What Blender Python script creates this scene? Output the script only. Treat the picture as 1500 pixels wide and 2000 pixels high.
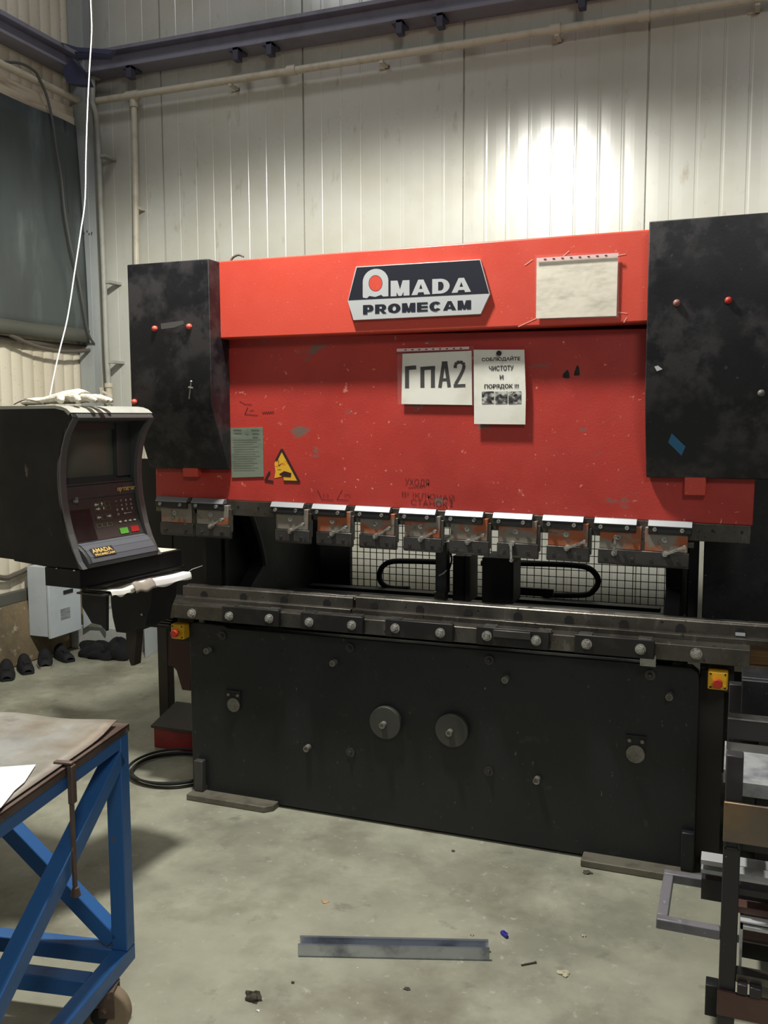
import bpy, bmesh, math, random
from mathutils import Vector, Matrix
random.seed(7)
sc = bpy.context.scene
for o in list(bpy.data.objects): bpy.data.objects.remove(o)
R_ = math.radians

# ---------------------------------------------------------------- camera
F = 1797.0
YAW, PITCH, ROLL = R_(21.06), R_(5.84), R_(.2225)
CAM = Vector((0, 0, 1.6))
_f = Vector((-math.sin(YAW)*math.cos(PITCH), math.cos(YAW)*math.cos(PITCH), -math.sin(PITCH)))
_r = Vector((math.cos(YAW), math.sin(YAW), 0)); _d = _f.cross(_r)
RT = _r*math.cos(ROLL) + _d*math.sin(ROLL); DN = -_r*math.sin(ROLL) + _d*math.cos(ROLL)
cam = bpy.data.cameras.new('camera'); cam.sensor_fit = 'VERTICAL'; cam.sensor_height = 36; cam.lens = 36*F/2000
cam.clip_end = 60
co = bpy.data.objects.new('camera', cam); sc.collection.objects.link(co); sc.camera = co
m = Matrix.Identity(4)
for i in range(3):
    m[i][0] = RT[i]; m[i][1] = -DN[i]; m[i][2] = -_f[i]; m[i][3] = CAM[i]
co.matrix_world = m
def ray(x, y): return RT*((x-750)/F) + DN*((y-1000)/F) + _f
def WY(x, y, Y): d = ray(x, y); return CAM + d*((Y-CAM.y)/d.y)     # point on a plane y = Y
def WZ(x, y, Z=0): d = ray(x, y); return CAM + d*((Z-CAM.z)/d.z)
def WX(x, y, X): d = ray(x, y); return CAM + d*((X-CAM.x)/d.x)

# ---------------------------------------------------------------- world, lights, exposure
w = bpy.data.worlds.new('hall_air'); sc.world = w; w.use_nodes = True
w.node_tree.nodes['Background'].inputs[0].default_value = (.80, .86, .90, 1)
w.node_tree.nodes['Background'].inputs[1].default_value = .11
def area(name, loc, size, power, col, rot=(0, 0, 0), shape='DISK'):
    l = bpy.data.lights.new(name, 'AREA'); l.shape = shape; l.size = size; l.energy = power; l.color = col
    o = bpy.data.objects.new(name, l); o.location = loc; o.rotation_euler = rot; sc.collection.objects.link(o); return o
def spot(name, loc, r, power, col, cone, blend):
    l = bpy.data.lights.new(name, 'SPOT'); l.shadow_soft_size = r; l.energy = power; l.color = col; l.spot_size = R_(cone); l.spot_blend = blend
    o = bpy.data.objects.new(name, l); o.location = loc; sc.collection.objects.link(o); return o
spot('hanging_lamp_light', (-1.56, 2.62, 3.92), .11, 440, (1, .98, .90), 164, .25)
area('hall_lamp_light', (1.2, -1.6, 4.6), 1.2, 60, (1, .96, .88), (R_(28), 0, R_(20)))
area('left_wall_fill', (-3.1, 4.0, 5.15), .5, 8, (.95, .95, 1))  # unseen fill light, added to brighten the left wall and curtain
sc.view_settings.view_transform = 'Standard'; sc.view_settings.look = 'None'
sc.view_settings.gamma = 1; sc.view_settings.use_curve_mapping = False
sc.view_settings.exposure = 0.35

# ---------------------------------------------------------------- materials
def lin(c):
    return tuple(((v/255)/12.92 if v/255 <= .04045 else ((v/255+.055)/1.055)**2.4) for v in c)
MATS = {}
def mat(name, col, rough=.6, metal=0, layers=(), bump=0, bscale=40, rvar=0, stretch=(1, 1, 1), alpha=1, coat=0, emit=None, spec=.5, bdetail=4):
    """layers: (scale, lo, hi, colour, detail, stretch)  noise-masked stains and wear"""
    if name in MATS: return MATS[name]
    mt = bpy.data.materials.new(name); mt.use_nodes = True; nt = mt.node_tree; N = nt.nodes; L = nt.links
    b = N['Principled BSDF']; b.inputs['Roughness'].default_value = rough; b.inputs['Metallic'].default_value = metal
    b.inputs['Alpha'].default_value = alpha; b.inputs['Coat Weight'].default_value = coat; b.inputs['Coat Roughness'].default_value = .23
    b.inputs['Specular IOR Level'].default_value = spec
    c = (*lin(col), 1); b.inputs['Base Color'].default_value = c
    tc = N.new('ShaderNodeTexCoord'); cur = None
    def noise(scale, detail, st, seed):
        mp = N.new('ShaderNodeMapping'); mp.inputs['Scale'].default_value = st; mp.inputs['Location'].default_value = (seed*3.1, seed*1.7, seed*.9)
        L.new(tc.outputs['Object'], mp.inputs[0])
        n = N.new('ShaderNodeTexNoise'); n.inputs['Scale'].default_value = scale; n.inputs['Detail'].default_value = detail; n.inputs['Roughness'].default_value = .62
        L.new(mp.outputs[0], n.inputs['Vector']); return n
    for i, ly in enumerate(layers):
        s, lo, hi, lc = ly[:4]; det = ly[4] if len(ly) > 4 else 6; st = ly[5] if len(ly) > 5 else (1, 1, 1)
        n = noise(s, det, st, i+1)
        r = N.new('ShaderNodeMapRange'); r.inputs[1].default_value = lo; r.inputs[2].default_value = hi
        L.new(n.outputs['Fac'], r.inputs[0])
        mx = N.new('ShaderNodeMix'); mx.data_type = 'RGBA'
        L.new(r.outputs[0], mx.inputs[0])
        if cur is None: mx.inputs[6].default_value = c
        else: L.new(cur, mx.inputs[6])
        mx.inputs[7].default_value = (*lin(lc), 1); cur = mx.outputs[2]
    if cur is not None: L.new(cur, b.inputs['Base Color'])
    if rvar:
        n = noise(6, 6, (1, 1, 1), 9); r = N.new('ShaderNodeMapRange'); r.inputs[1].default_value = .3; r.inputs[2].default_value = .7
        r.inputs[3].default_value = max(.03, rough-rvar); r.inputs[4].default_value = min(1, rough+rvar)
        L.new(n.outputs['Fac'], r.inputs[0]); L.new(r.outputs[0], b.inputs['Roughness'])
    if bump:
        n = noise(bscale, bdetail, stretch, 5); bp = N.new('ShaderNodeBump'); bp.inputs['Strength'].default_value = bump; bp.inputs['Distance'].default_value = .01
        L.new(n.outputs['Fac'], bp.inputs['Height']); L.new(bp.outputs[0], b.inputs['Normal'])
    MATS[name] = mt; return mt
M = {}
M['wall'] = mat('cream_wall_panel', (204, 204, 194), .30, layers=((1.2, .45, .75, (190, 186, 168), 5), (14, .62, .75, (178, 170, 150), 6, (1, 1, .3))), bump=.05, bscale=5, bdetail=2, rvar=.05, coat=.9)
M['wall_l'] = mat('cream_side_wall_panel', (230, 221, 200), .45, layers=((3, .45, .8, (206, 192, 166), 6, (1, 1, .15)), (60, .68, .72, (120, 112, 96), 3)), bump=.05, bscale=6)
M['floor'] = mat('stained_concrete', (152, 151, 134), .60, layers=((.9, .38, .60, (122, 122, 108), 8), (3.2, .42, .68, (160, 160, 142), 9), (1.7, .50, .68, (112, 108, 92), 8), (7, .60, .78, (100, 99, 90), 8), (28, .62, .74, (166, 166, 152), 5), (110, .70, .76, (86, 82, 74), 3), (60, .745, .78, (212, 210, 198), 2)), bump=.12, bscale=22, bdetail=8, rvar=.16)
M['concrete'] = mat('rough_concrete_base', (128, 112, 86), .9, layers=((4, .45, .6, (104, 92, 74), 8), (16, .58, .68, (168, 158, 136), 8)), bump=.4, bscale=25, bdetail=8)
M['plinth'] = mat('painted_plinth', (176, 178, 172), .8, layers=((6, .5, .7, (140, 138, 124), 7),), bump=.2, bscale=30)
M['red'] = mat('red_machine_paint', (204, 76, 60), .42, layers=((2.2, .45, .8, (192, 66, 52), 5), (120, .70, .76, (214, 150, 130), 2)), bump=.05, bscale=140, rvar=.08)
M['redw'] = mat('worn_red_machine_paint', (178, 58, 50), .42, layers=((3, .42, .7, (162, 50, 44), 6), (5.5, .635, .68, (118, 92, 84), 9, (1, 1, 1.6)), (26, .655, .69, (212, 132, 112), 6), (70, .69, .72, (226, 168, 148), 3, (1, 1, .35)), (70, .70, .73, (226, 168, 148), 3, (.3, 1, 1))), bump=.10, bscale=120, rvar=.1)
M['black'] = mat('black_machine_paint', (27, 28, 31), .48, layers=((4, .48, .62, (48, 47, 48), 7), (10, .56, .66, (18, 19, 25), 6), (90, .69, .73, (96, 96, 96), 3)), bump=.05, bscale=90, rvar=.12, spec=.45)
M['blackc'] = mat('black_cover_paint', (24, 25, 30), .5, layers=((5, .46, .58, (58, 56, 58), 8), (9, .50, .60, (20, 21, 28), 7), (34, .66, .74, (70, 68, 68), 5)), bump=.04, bscale=90, rvar=.1, spec=.45)
M['bed'] = mat('black_bed_paint', (29, 31, 33), .46, layers=((2.5, .45, .65, (23, 25, 28), 6), (16, .62, .70, (46, 47, 47), 8), (60, .69, .73, (92, 92, 88), 4, (1, 1, .4))), bump=.10, bscale=160, rvar=.1, spec=.45)
M['frame'] = mat('dark_brown_frame_paint', (42, 37, 34), .55, layers=((3, .45, .7, (56, 48, 42), 6),), bump=.05, bscale=80)
M['void'] = mat('oily_black_steel', (16, 17, 18), .6, layers=((8, .5, .7, (30, 30, 30), 5),))
M['steel'] = mat('worn_tool_steel', (108, 104, 98), .38, .85, layers=((5, .45, .65, (82, 78, 72), 8), (30, .58, .72, (134, 130, 124), 6, (1, 1, .4)), (60, .64, .7, (54, 48, 42), 4)), bump=.06, bscale=60, rvar=.14, stretch=(1, 1, .2))
M['steeld'] = mat('dark_oiled_steel', (76, 74, 72), .38, .5, layers=((7, .45, .7, (58, 56, 54), 7), (40, .62, .7, (112, 108, 102), 5)), bump=.06, bscale=70, rvar=.12)
M['steelb'] = mat('bright_ground_steel', (172, 172, 170), .30, 1, layers=((20, .5, .75, (120, 118, 114), 6),), bump=.04, bscale=60, rvar=.1)
M['galv'] = mat('galvanised_steel', (200, 203, 204), .4, .5, layers=((14, .45, .7, (140, 146, 156), 5),), bump=.04, bscale=30, rvar=.1)
M['bolt'] = mat('bolt_steel', (160, 158, 152), .42, .4, layers=((60, .5, .7, (84, 80, 74), 4),))
M['rust'] = mat('orange_rust_wedge', (128, 122, 112), .45, .2, layers=((7, .49, .57, (158, 88, 56), 5, (1, 1, 1.6)), (30, .58, .68, (96, 88, 78), 5)), bump=.06, bscale=60)
M['silver'] = mat('silver_plate', (196, 198, 200), .4, .25, layers=((3, .5, .8, (176, 180, 184), 3),))
M['navy'] = mat('dark_navy_plate', (30, 33, 44), .42)
M['white'] = mat('white_paper', (222, 221, 212), .75, layers=((7, .5, .8, (205, 203, 190), 4),), bump=.15, bscale=9, bdetail=3)
M['whiteb'] = mat('bright_white_paper', (240, 240, 238), .8)
M['film'] = mat('clear_plastic_film', (235, 228, 228), .2, alpha=.03, bump=.3, bscale=14)
M['ink'] = mat('black_ink', (22, 22, 24), .7)
M['inkfade'] = mat('faded_marker_ink', (92, 26, 24), .7)
M['greyprint'] = mat('photo_print_grey', (60, 60, 60), .6, layers=((30, .45, .6, (190, 190, 185), 4), (50, .5, .6, (15, 15, 15), 4)))
M['yellow'] = mat('yellow_plastic', (222, 172, 34), .45, layers=((20, .55, .75, (190, 140, 30), 5),))
M['yellows'] = mat('scuffed_yellow_sticker', (218, 168, 44), .5, layers=((30, .6, .68, (196, 70, 50), 5),))
M['button'] = mat('red_button_plastic', (176, 46, 32), .5)
M['cap'] = mat('pink_red_cap_plastic', (214, 92, 78), .4)
M['capd'] = mat('dusty_brown_cap_plastic', (140, 92, 86), .5)
M['cast'] = mat('grey_cast_disc', (122, 120, 110), .55, .3, layers=((18, .5, .7, (72, 70, 62), 5),), bump=.08, bscale=60)
M['label'] = mat('grey_green_label_plate', (138, 146, 130), .45, .35, layers=((6, .45, .7, (112, 122, 108), 5, (1, 1, 3)),))
M['tape'] = mat('blue_tape', (44, 108, 150), .55)
M['dust'] = mat('grey_dust_patch', (74, 72, 70), .8)
M['plast'] = mat('charcoal_console_plastic', (64, 65, 64), .42, layers=((3, .45, .7, (54, 55, 56), 5), (120, .68, .74, (86, 86, 84), 2)), bump=.14, bscale=260, bdetail=2, spec=.5)
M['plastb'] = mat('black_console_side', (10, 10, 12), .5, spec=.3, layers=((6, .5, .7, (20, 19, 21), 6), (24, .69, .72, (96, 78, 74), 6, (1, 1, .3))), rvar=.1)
M['crt'] = mat('dark_screen_glass', (92, 96, 86), .38, spec=.3)
M['panel'] = mat('dark_brown_keypad_foil', (62, 56, 52), .5, layers=((5, .45, .7, (66, 54, 52), 3),))
M['lcd'] = mat('dark_display_window', (24, 19, 20), .4)
M['grey_lip'] = mat('blue_grey_wrist_rest', (82, 86, 92), .4, bump=.1, bscale=240)
M['print'] = mat('pale_print', (206, 206, 196), .6)
M['gold'] = mat('gold_print', (206, 172, 96), .5)
M['green'] = mat('green_key', (92, 170, 62), .5)
M['redk'] = mat('red_key', (172, 40, 38), .5)
M['blue'] = mat('blue_frame_paint', (46, 98, 158), .42, layers=((4, .5, .75, (36, 82, 138), 5), (22, .66, .71, (96, 92, 90), 7)), bump=.05, bscale=70, rvar=.1)
M['sheet'] = mat('trolley_sheet_steel', (190, 190, 186), .36, .45, layers=((1.8, .45, .66, (160, 156, 146), 7), (3.2, .56, .76, (156, 138, 114), 8), (9, .60, .74, (136, 131, 122), 7), (60, .68, .74, (196, 196, 194), 4)), rvar=.14)
M['rusty'] = mat('rusty_brown_steel', (112, 96, 88), .5, .5, layers=((7, .45, .65, (88, 70, 64), 7), (30, .6, .7, (150, 130, 116), 5)), bump=.08, bscale=60)
M['tyre'] = mat('worn_grey_wheel', (136, 120, 98), .75, layers=((8, .5, .7, (104, 92, 76), 6),), bump=.15, bscale=40)
M['rubber'] = mat('black_rubber', (22, 22, 22), .65)
M['pipe'] = mat('cream_painted_pipe', (208, 200, 180), .45, layers=((12, .5, .75, (180, 168, 146), 5),), bump=.05, bscale=50)
M['pipeg'] = mat('grey_painted_pipe', (172, 172, 162), .5, layers=((12, .5, .75, (150, 148, 138), 5),))
M['column'] = mat('grey_painted_column', (166, 172, 172), .5, layers=((3, .5, .75, (146, 148, 144), 6, (1, 1, .2)), (50, .69, .72, (90, 86, 78), 3)), rvar=.1)
M['beam'] = mat('dark_grey_beam', (138, 137, 150), .6, layers=((4, .5, .7, (118, 116, 128), 6),))
M['curtain'] = mat('grey_green_tarpaulin', (76, 84, 84), .36, layers=((1.6, .4, .7, (62, 66, 66), 5, (1, 1, .3)), (5, .55, .75, (98, 108, 108), 6, (1, 1, .2))), bump=.08, bscale=10, rvar=.1)
M['cable'] = mat('white_cable', (226, 226, 226), .5)
M['cabled'] = mat('grey_brown_cable', (96, 88, 80), .6)
M['cabinet'] = mat('pale_blue_grey_cabinet', (186, 194, 200), .5, layers=((4, .5, .8, (170, 176, 180), 5),))
M['glove'] = mat('off_white_knit_glove', (214, 208, 192), .95, layers=((12, .5, .7, (170, 162, 144), 5),), bump=.5, bscale=160)
M['shoe'] = mat('black_shoe_cloth', (18, 18, 22), .8, bump=.2, bscale=120)
M['sole'] = mat('pale_shoe_sole', (160, 152, 138), .8)
M['cloth'] = mat('black_cloth', (14, 14, 18), .95, bump=.4, bscale=80)
M['redbox'] = mat('dark_red_paint', (128, 26, 30), .5, layers=((8, .5, .7, (96, 20, 24), 5),))
M['wood'] = mat('raw_pine_wood', (198, 158, 112), .65, layers=((7, .42, .6, (150, 108, 72), 8, (.15, 1, 9)),))
M['rack'] = mat('dark_grey_rack_paint', (44, 42, 46), .42, layers=((5, .5, .7, (66, 62, 64), 6), (60, .68, .72, (128, 124, 122), 4)), rvar=.12)
M['racktop'] = mat('grey_rack_handle_paint', (112, 110, 116), .42, layers=((10, .5, .7, (88, 86, 90), 6), (60, .66, .72, (160, 156, 156), 4)))
M['brown'] = mat('brown_primer_steel', (92, 68, 62), .42, .2, layers=((4, .45, .7, (74, 54, 50), 6),), rvar=.1)
M['brown_sheen'] = mat('brown_steel_painted_sheen', (118, 108, 100), .36, .6, layers=((3.5, .50, .70, (146, 122, 92), 4), (9, .52, .7, (112, 92, 82), 6)), rvar=.08)  # tan layer paints an orange reflection into the brown steel
M['bluepen'] = mat('blue_plastic', (40, 34, 140), .4)
M['scrap'] = mat('pale_scrap', (176, 170, 146), .8)
M['scrapd'] = mat('dark_scrap', (70, 64, 54), .8)
M['foam'] = mat('pale_packing', (202, 194, 176), .8)

# ---------------------------------------------------------------- mesh helpers
class MB:
    def __init__(s, X=None): s.v = []; s.f = []; s.X = X
    def _a(s, vs, fs):
        n = len(s.v)
        s.v += [(s.X @ Vector(p)) if s.X else Vector(p) for p in vs]
        s.f += [tuple(i+n for i in f) for f in fs]; return s
    def box(s, x0, x1, y0, y1, z0, z1):
        return s._a([(x0,y0,z0),(x1,y0,z0),(x1,y1,z0),(x0,y1,z0),(x0,y0,z1),(x1,y0,z1),(x1,y1,z1),(x0,y1,z1)],
                    [(0,3,2,1),(4,5,6,7),(0,1,5,4),(1,2,6,5),(2,3,7,6),(3,0,4,7)])
    def prism(s, pts, vec):                      # pts: 3-D polygon, extruded along vec
        n = len(pts); vec = Vector(vec); a = [Vector(p) for p in pts]
        return s._a(a+[p+vec for p in a], [tuple(range(n))[::-1], tuple(range(n, 2*n))]+[(i, (i+1) % n, n+(i+1) % n, n+i) for i in range(n)])
    def prism_xz(s, pts, y0, y1): return s.prism([(x, y0, z) for x, z in pts], (0, y1-y0, 0))
    def prism_yz(s, pts, x0, x1): return s.prism([(x0, y, z) for y, z in pts], (x1-x0, 0, 0))
    def prism_xy(s, pts, z0, z1): return s.prism([(x, y, z0) for x, y in pts], (0, 0, z1-z0))
    def cyl(s, p0, p1, r, n=20, r1=None, cap=True):
        p0 = Vector(p0); p1 = Vector(p1); r1 = r if r1 is None else r1; d = (p1-p0).normalized()
        a = d.orthogonal().normalized(); b = d.cross(a); vs = []
        for p, q in ((p0, r), (p1, r1)):
            for i in range(n): t = 2*math.pi*i/n; vs.append(p+a*math.cos(t)*q+b*math.sin(t)*q)
        fs = [(i, (i+1) % n, n+(i+1) % n, n+i) for i in range(n)]
        if cap: fs += [tuple(range(n))[::-1], tuple(range(n, 2*n))]
        return s._a(vs, fs)
    def ring(s, c, ax, ro, ri, h, n=28):
        c = Vector(c); d = Vector(ax).normalized(); a = d.orthogonal().normalized(); b = d.cross(a); vs = []
        for off in (0, h):
            for q in (ro, ri):
                for i in range(n): t = 2*math.pi*i/n; vs.append(c+d*off+a*math.cos(t)*q+b*math.sin(t)*q)
        fs = []
        for i in range(n):
            j = (i+1) % n
            fs += [(i, j, n+j, n+i), (2*n+i, 3*n+i, 3*n+j, 2*n+j), (i, 2*n+i, 2*n+j, j), (n+i, n+j, 3*n+j, 3*n+i)]
        return s._a(vs, fs)
    def tube(s, pts, r, n=10):
        pts = [Vector(p) for p in pts]; vs = []; a = None
        for i, p in enumerate(pts):
            d = (pts[min(i+1, len(pts)-1)]-pts[max(i-1, 0)]).normalized()
            if a is None: a = d.orthogonal().normalized()
            a = (a-d*a.dot(d)).normalized(); b = d.cross(a)
            for k in range(n): t = 2*math.pi*k/n; vs.append(p+a*math.cos(t)*r+b*math.sin(t)*r)
        fs = [(i*n+k, i*n+(k+1) % n, (i+1)*n+(k+1) % n, (i+1)*n+k) for i in range(len(pts)-1) for k in range(n)]
        L = len(pts)
        fs += [tuple(range(n))[::-1], tuple(range((L-1)*n, L*n))]
        return s._a(vs, fs)
    def bar(s, p0, p1, wd, ht, up=(0, 0, 1), ):    # square bar between two points
        p0 = Vector(p0); p1 = Vector(p1); d = (p1-p0).normalized(); u = Vector(up); sd = d.cross(u).normalized(); u = sd.cross(d).normalized()
        vs = [p+sd*a*wd/2+u*b*ht/2 for p in (p0, p1) for a, b in ((-1,-1),(1,-1),(1,1),(-1,1))]
        return s._a(vs, [(0,1,2,3)[::-1], (4,5,6,7), (0,1,5,4), (1,2,6,5), (2,3,7,6), (3,0,4,7)])
    def grid(s, fn, nu, nv):
        vs = [fn(i/nu, j/nv) for j in range(nv+1) for i in range(nu+1)]
        return s._a(vs, [(j*(nu+1)+i, j*(nu+1)+i+1, (j+1)*(nu+1)+i+1, (j+1)*(nu+1)+i) for j in range(nv) for i in range(nu)])
    def blob(s, c, rx, ry, rz, n=14, k=.12, seed=0, flat=0, rot=0):
        rr = random.Random(seed); ph = [rr.random()*6 for _ in range(6)]; c = Vector(c); vs = []; cr, sr = math.cos(rot), math.sin(rot)
        for j in range(n+1):
            t = math.pi*j/n
            for i in range(2*n):
                p = math.pi*i/n; q = 1+k*(math.sin(3*p+ph[0])*math.sin(2*t+ph[1])+.6*math.sin(5*p+ph[2]+3*t))
                x, y, z = rx*q*math.sin(t)*math.cos(p), ry*q*math.sin(t)*math.sin(p), rz*q*math.cos(t)
                if z < flat: z = flat + (z-flat)*.1
                vs.append(c+Vector((x*cr-y*sr, x*sr+y*cr, z)))
        return s._a(vs, [(j*2*n+i, (j+1)*2*n+i, (j+1)*2*n+(i+1) % (2*n), j*2*n+(i+1) % (2*n)) for j in range(n) for i in range(2*n)])

def wloc(o):
    return Vector(o['_wl']) if o is not None and '_wl' in o else Vector((0, 0, 0))
def obj(name, mb, mt, parent=None, bevel=0, smooth=True, label=None, solid=0, seg=2):
    me = bpy.data.meshes.new(name); off = wloc(parent)
    if parent is None and mb.v:
        xs = [p.x for p in mb.v]; ys = [p.y for p in mb.v]; zs = [p.z for p in mb.v]
        off = Vector(((min(xs)+max(xs))/2, (min(ys)+max(ys))/2, min(zs)))
    me.from_pydata([tuple(p-off) for p in mb.v], [], mb.f); me.materials.append(mt if not isinstance(mt, str) else M[mt])
    b = bmesh.new(); b.from_mesh(me)
    if smooth != 'curtain' : bmesh.ops.recalc_face_normals(b, faces=b.faces)
    b.to_mesh(me); b.free(); me.update()
    if smooth: me.shade_smooth(); me.set_sharp_from_angle(angle=R_(35))
    o = bpy.data.objects.new(name, me); sc.collection.objects.link(o); o['_wl'] = tuple(off)
    if parent is not None: o.parent = parent
    else: o.location = off
    if solid: md = o.modifiers.new('thickness', 'SOLIDIFY'); md.thickness = solid
    if bevel: md = o.modifiers.new('bevel', 'BEVEL'); md.width = bevel; md.segments = seg; md.limit_method = 'ANGLE'; md.angle_limit = R_(40)
    if label: o['label'] = label
    return o
def tag(o, label, cat, group=None):
    o['label'] = label; o['category'] = cat
    if group: o['group'] = group
    return o
def thing(name, label, cat, loc, group=None):
    o = bpy.data.objects.new(name, None); sc.collection.objects.link(o); o.location = loc; o['_wl'] = tuple(loc); o.empty_display_size = .1
    return tag(o, label, cat, group)
def struct(name, mb, mt, parent=None, **k):
    o = obj(name, mb, mt, parent, **k)
    if parent is None: o['kind'] = 'structure'
    return o
def textmesh(body, bold=0, xs=1):
    cu = bpy.data.curves.new('t', 'FONT'); cu.body = body; cu.offset = bold; cu.extrude = 0; cu.align_x = 'LEFT'
    to = bpy.data.objects.new('t', cu); sc.collection.objects.link(to)
    bpy.context.view_layer.update()
    me = to.evaluated_get(bpy.context.evaluated_depsgraph_get()).to_mesh()
    vs = [tuple(v.co) for v in me.vertices]; fs = [tuple(p.vertices) for p in me.polygons]
    bpy.data.objects.remove(to); bpy.data.curves.remove(cu); return vs, fs
def text_fit(mb, body, O, U, V, bold=0):
    """lettering fitted to the parallelogram O, O+U, O+V"""
    vs, fs = textmesh(body, bold)
    if not vs: return
    x0 = min(v[0] for v in vs); x1 = max(v[0] for v in vs); y0 = min(v[1] for v in vs); y1 = max(v[1] for v in vs)
    mb._a([Vector(O)+Vector(U)*((v[0]-x0)/(x1-x0))+Vector(V)*((v[1]-y0)/(y1-y0)) for v in vs], fs)
def text_px(mb, body, x0, y0, x1, y1, Y, bold=0, slope=0):
    """lettering on the plane y=Y filling the box whose left/right edges and top/bottom are those picture points"""
    ym = (y0+y1)/2; a = WY(x0, ym, Y).x; b = WY(x1, ym, Y).x; xm = (x0+x1)/2; zt = WY(xm, y0, Y).z; zb = WY(xm, y1, Y).z
    text_fit(mb, body, (a, Y, zb-slope*(b-a)/2), (b-a, 0, slope*(b-a)), (0, 0, zt-zb), bold)
SK = [0]
def stroke(mb, pts, wd, map3):
    """flat marker stroke through 2-D points"""
    for (a, b) in zip(pts[:-1], pts[1:]):
        dx, dy = b[0]-a[0], b[1]-a[1]; L = math.hypot(dx, dy) or 1; nx, ny = -dy/L*wd/2, dx/L*wd/2
        SK[0] += 1; e_ = Vector((0, -.00002*(SK[0] % 12), 0))
        mb._a([e_+map3(a[0]+nx, a[1]+ny), e_+map3(b[0]+nx, b[1]+ny), e_+map3(b[0]-nx, b[1]-ny), e_+map3(a[0]-nx, a[1]-ny)], [(0, 1, 2, 3)])

# ================================================================ SETTING
XL, YB = -4.42, 5.6
fl = MB(); fl.box(-4.9, 5, -3, 6, -.1, 0)
struct('floor', fl, 'floor', smooth=False)
# back wall of ribbed sandwich panels: shallow V grooves every 13.5 cm, a deep joint every 1.08 m
xs = []; x = -3.786-1.08*2
prof = []
k = 0
while x < 5.2:
    if k % 8 == 0: prof += [(x-.006, 0), (x-.004, .018), (x+.004, .018), (x+.006, 0)]
    else: prof += [(x-.008, 0), (x-.004, .002), (x+.003, .002), (x+.006, -.0006), (x+.014, 0)]
    prof += [(x+.045, -.0005), (x+.0675, -.0007), (x+.09, -.0005)]
    x += .135; k += 1
prof = [(p[0]+.0, YB+p[1]) for p in prof if -4.7 < p[0] < 5]
prof = prof + [(prof[-1][0], YB+.12), (prof[0][0], YB+.12)]
struct('wall_back', MB().prism_xy(prof, 0, 5.2), 'wall', smooth=False)
prof = []; y = 5.58
while y > -3: prof += [(XL, y), (XL-.004, y-.006), (XL-.004, y-.014), (XL, y-.02), (XL+.0015, y-.05)]; y -= .1
prof = prof + [(XL-.12, y), (XL-.12, 5.58)]
struct('wall_left', MB().prism_xy(prof, .46, 5.2), 'wall_l')
b = MB(); b.prism([(XL-.1, -3, 0), (-4.33, -3, 0), (-4.335, -3, .34), (-4.36, -3, .405), (XL-.1, -3, .405)], (0, 8.55, 0))
struct('trim_1', b, 'concrete', bevel=.01)
struct('trim_2', MB().box(XL-.08, -4.375, -3, 5.5, .405, .478), mat('dark_grey_drip_strip', (92, 92, 84), .6), bevel=.004)
# boxed band above the curtain
b = MB().box(XL, -4.33, -3, 5.36, 3.59, 3.66).box(XL, -4.37, -3, 5.4, 3.66, 3.74)
struct('trim_3', b, mat('cream_boxing', (196, 184, 162), .55, layers=((5, .5, .65, (150, 132, 110), 7, (1, .3, 3)),)), bevel=.004)
# crane-rail style dark beam along both walls
b = MB().box(-4.3, 5, 5.43, YB, 4.085, 4.11).box(-4.3, 5, 5.5, YB, 3.99, 4.09).box(-4.3, 5, 5.43, YB, 3.97, 3.995)
struct('trim_4', b, 'beam', bevel=.003)
b = MB().box(XL, -4.28, -3, 5.44, 4.055, 4.085).box(XL, -4.34, -3, 5.44, 3.97, 4.06).box(XL, -4.28, -3, 5.44, 3.95, 3.972)
struct('trim_5', b, 'beam', bevel=.003)
# corner column
b = MB()
xa, xb = WY(166, 600, 5.42).x, WY(180, 600, 5.42).x
b.box(xa-.06, xb, 5.42, 5.50, .24, 5.2).box(xa-.10, xb+.05, 5.38, 5.54, .235, .25)
col = struct('trim_6', b, 'column', bevel=.002)
col['label'] = 'grey steel corner column'
b = MB()
for (px, py) in ((176, 452), (180, 457), (185, 455), (170, 456)):
    p = WY(px-6, py, 5.419); b.box(p.x-.004, p.x+.004, 5.418, 5.421, p.z-.007, p.z+.007)
obj('stencil_mark', b, 'dust', col)
b = MB().prism([(-4.33, 5.12, 0), (-3.80, 5.12, 0), (-3.80, 5.12, .14), (-3.84, 5.12, .17), (-4.24, 5.12, .17), (-4.33, 5.12, .12)], (0, .46, 0))
b.prism([(-4.25, 5.2, .16), (-3.9, 5.2, .16), (-3.95, 5.26, .235), (-4.2, 5.26, .235)], (0, .3, 0))
struct('trim_7', b, 'plinth', bevel=.006)
# white skirting wall behind the plinth
b = MB().box(-3.8, 4.9, 5.585, 5.6, 0, .12)
struct('baseboard_back', b, 'plinth', bevel=.003)

# ---- pipes
t = thing('heating_pipe', 'long cream horizontal pipe clipped along the back wall', 'pipe', (-1.5, 5.5, 3.8))
obj('pipe', MB().tube([(-4.27, 5.5, 3.80), (4.9, 5.5, 3.81)], .024, 14), 'pipe', t)
for px, py in ((570, 137), (1085, 58), (1258, 30)):
    p = WY(px, py, 5.5); obj('pipe_sleeve', MB().cyl((p.x-.03, 5.5, 3.805), (p.x+.03, 5.5, 3.805), .031), 'pipe', t)
for px in (450, 745, 1088, 1480):
    p = WY(px, 170-(px-450)*.155, 5.5)
    obj('wall_clip', MB().box(p.x-.012, p.x+.012, 5.49, 5.6, 3.765, 3.779).box(p.x-.05, p.x+.012, 5.59, 5.6, 3.765, 3.79), 'pipe', t)
t = thing('heating_pipe', 'cream pipe running along the left wall above the dark curtain', 'pipe', (-4.35, 3, 3.8))
obj('pipe', MB().tube([(-4.35, -2.9, 3.80), (-4.35, 5.50, 3.795)], .024, 14), 'pipe', t)
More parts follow.
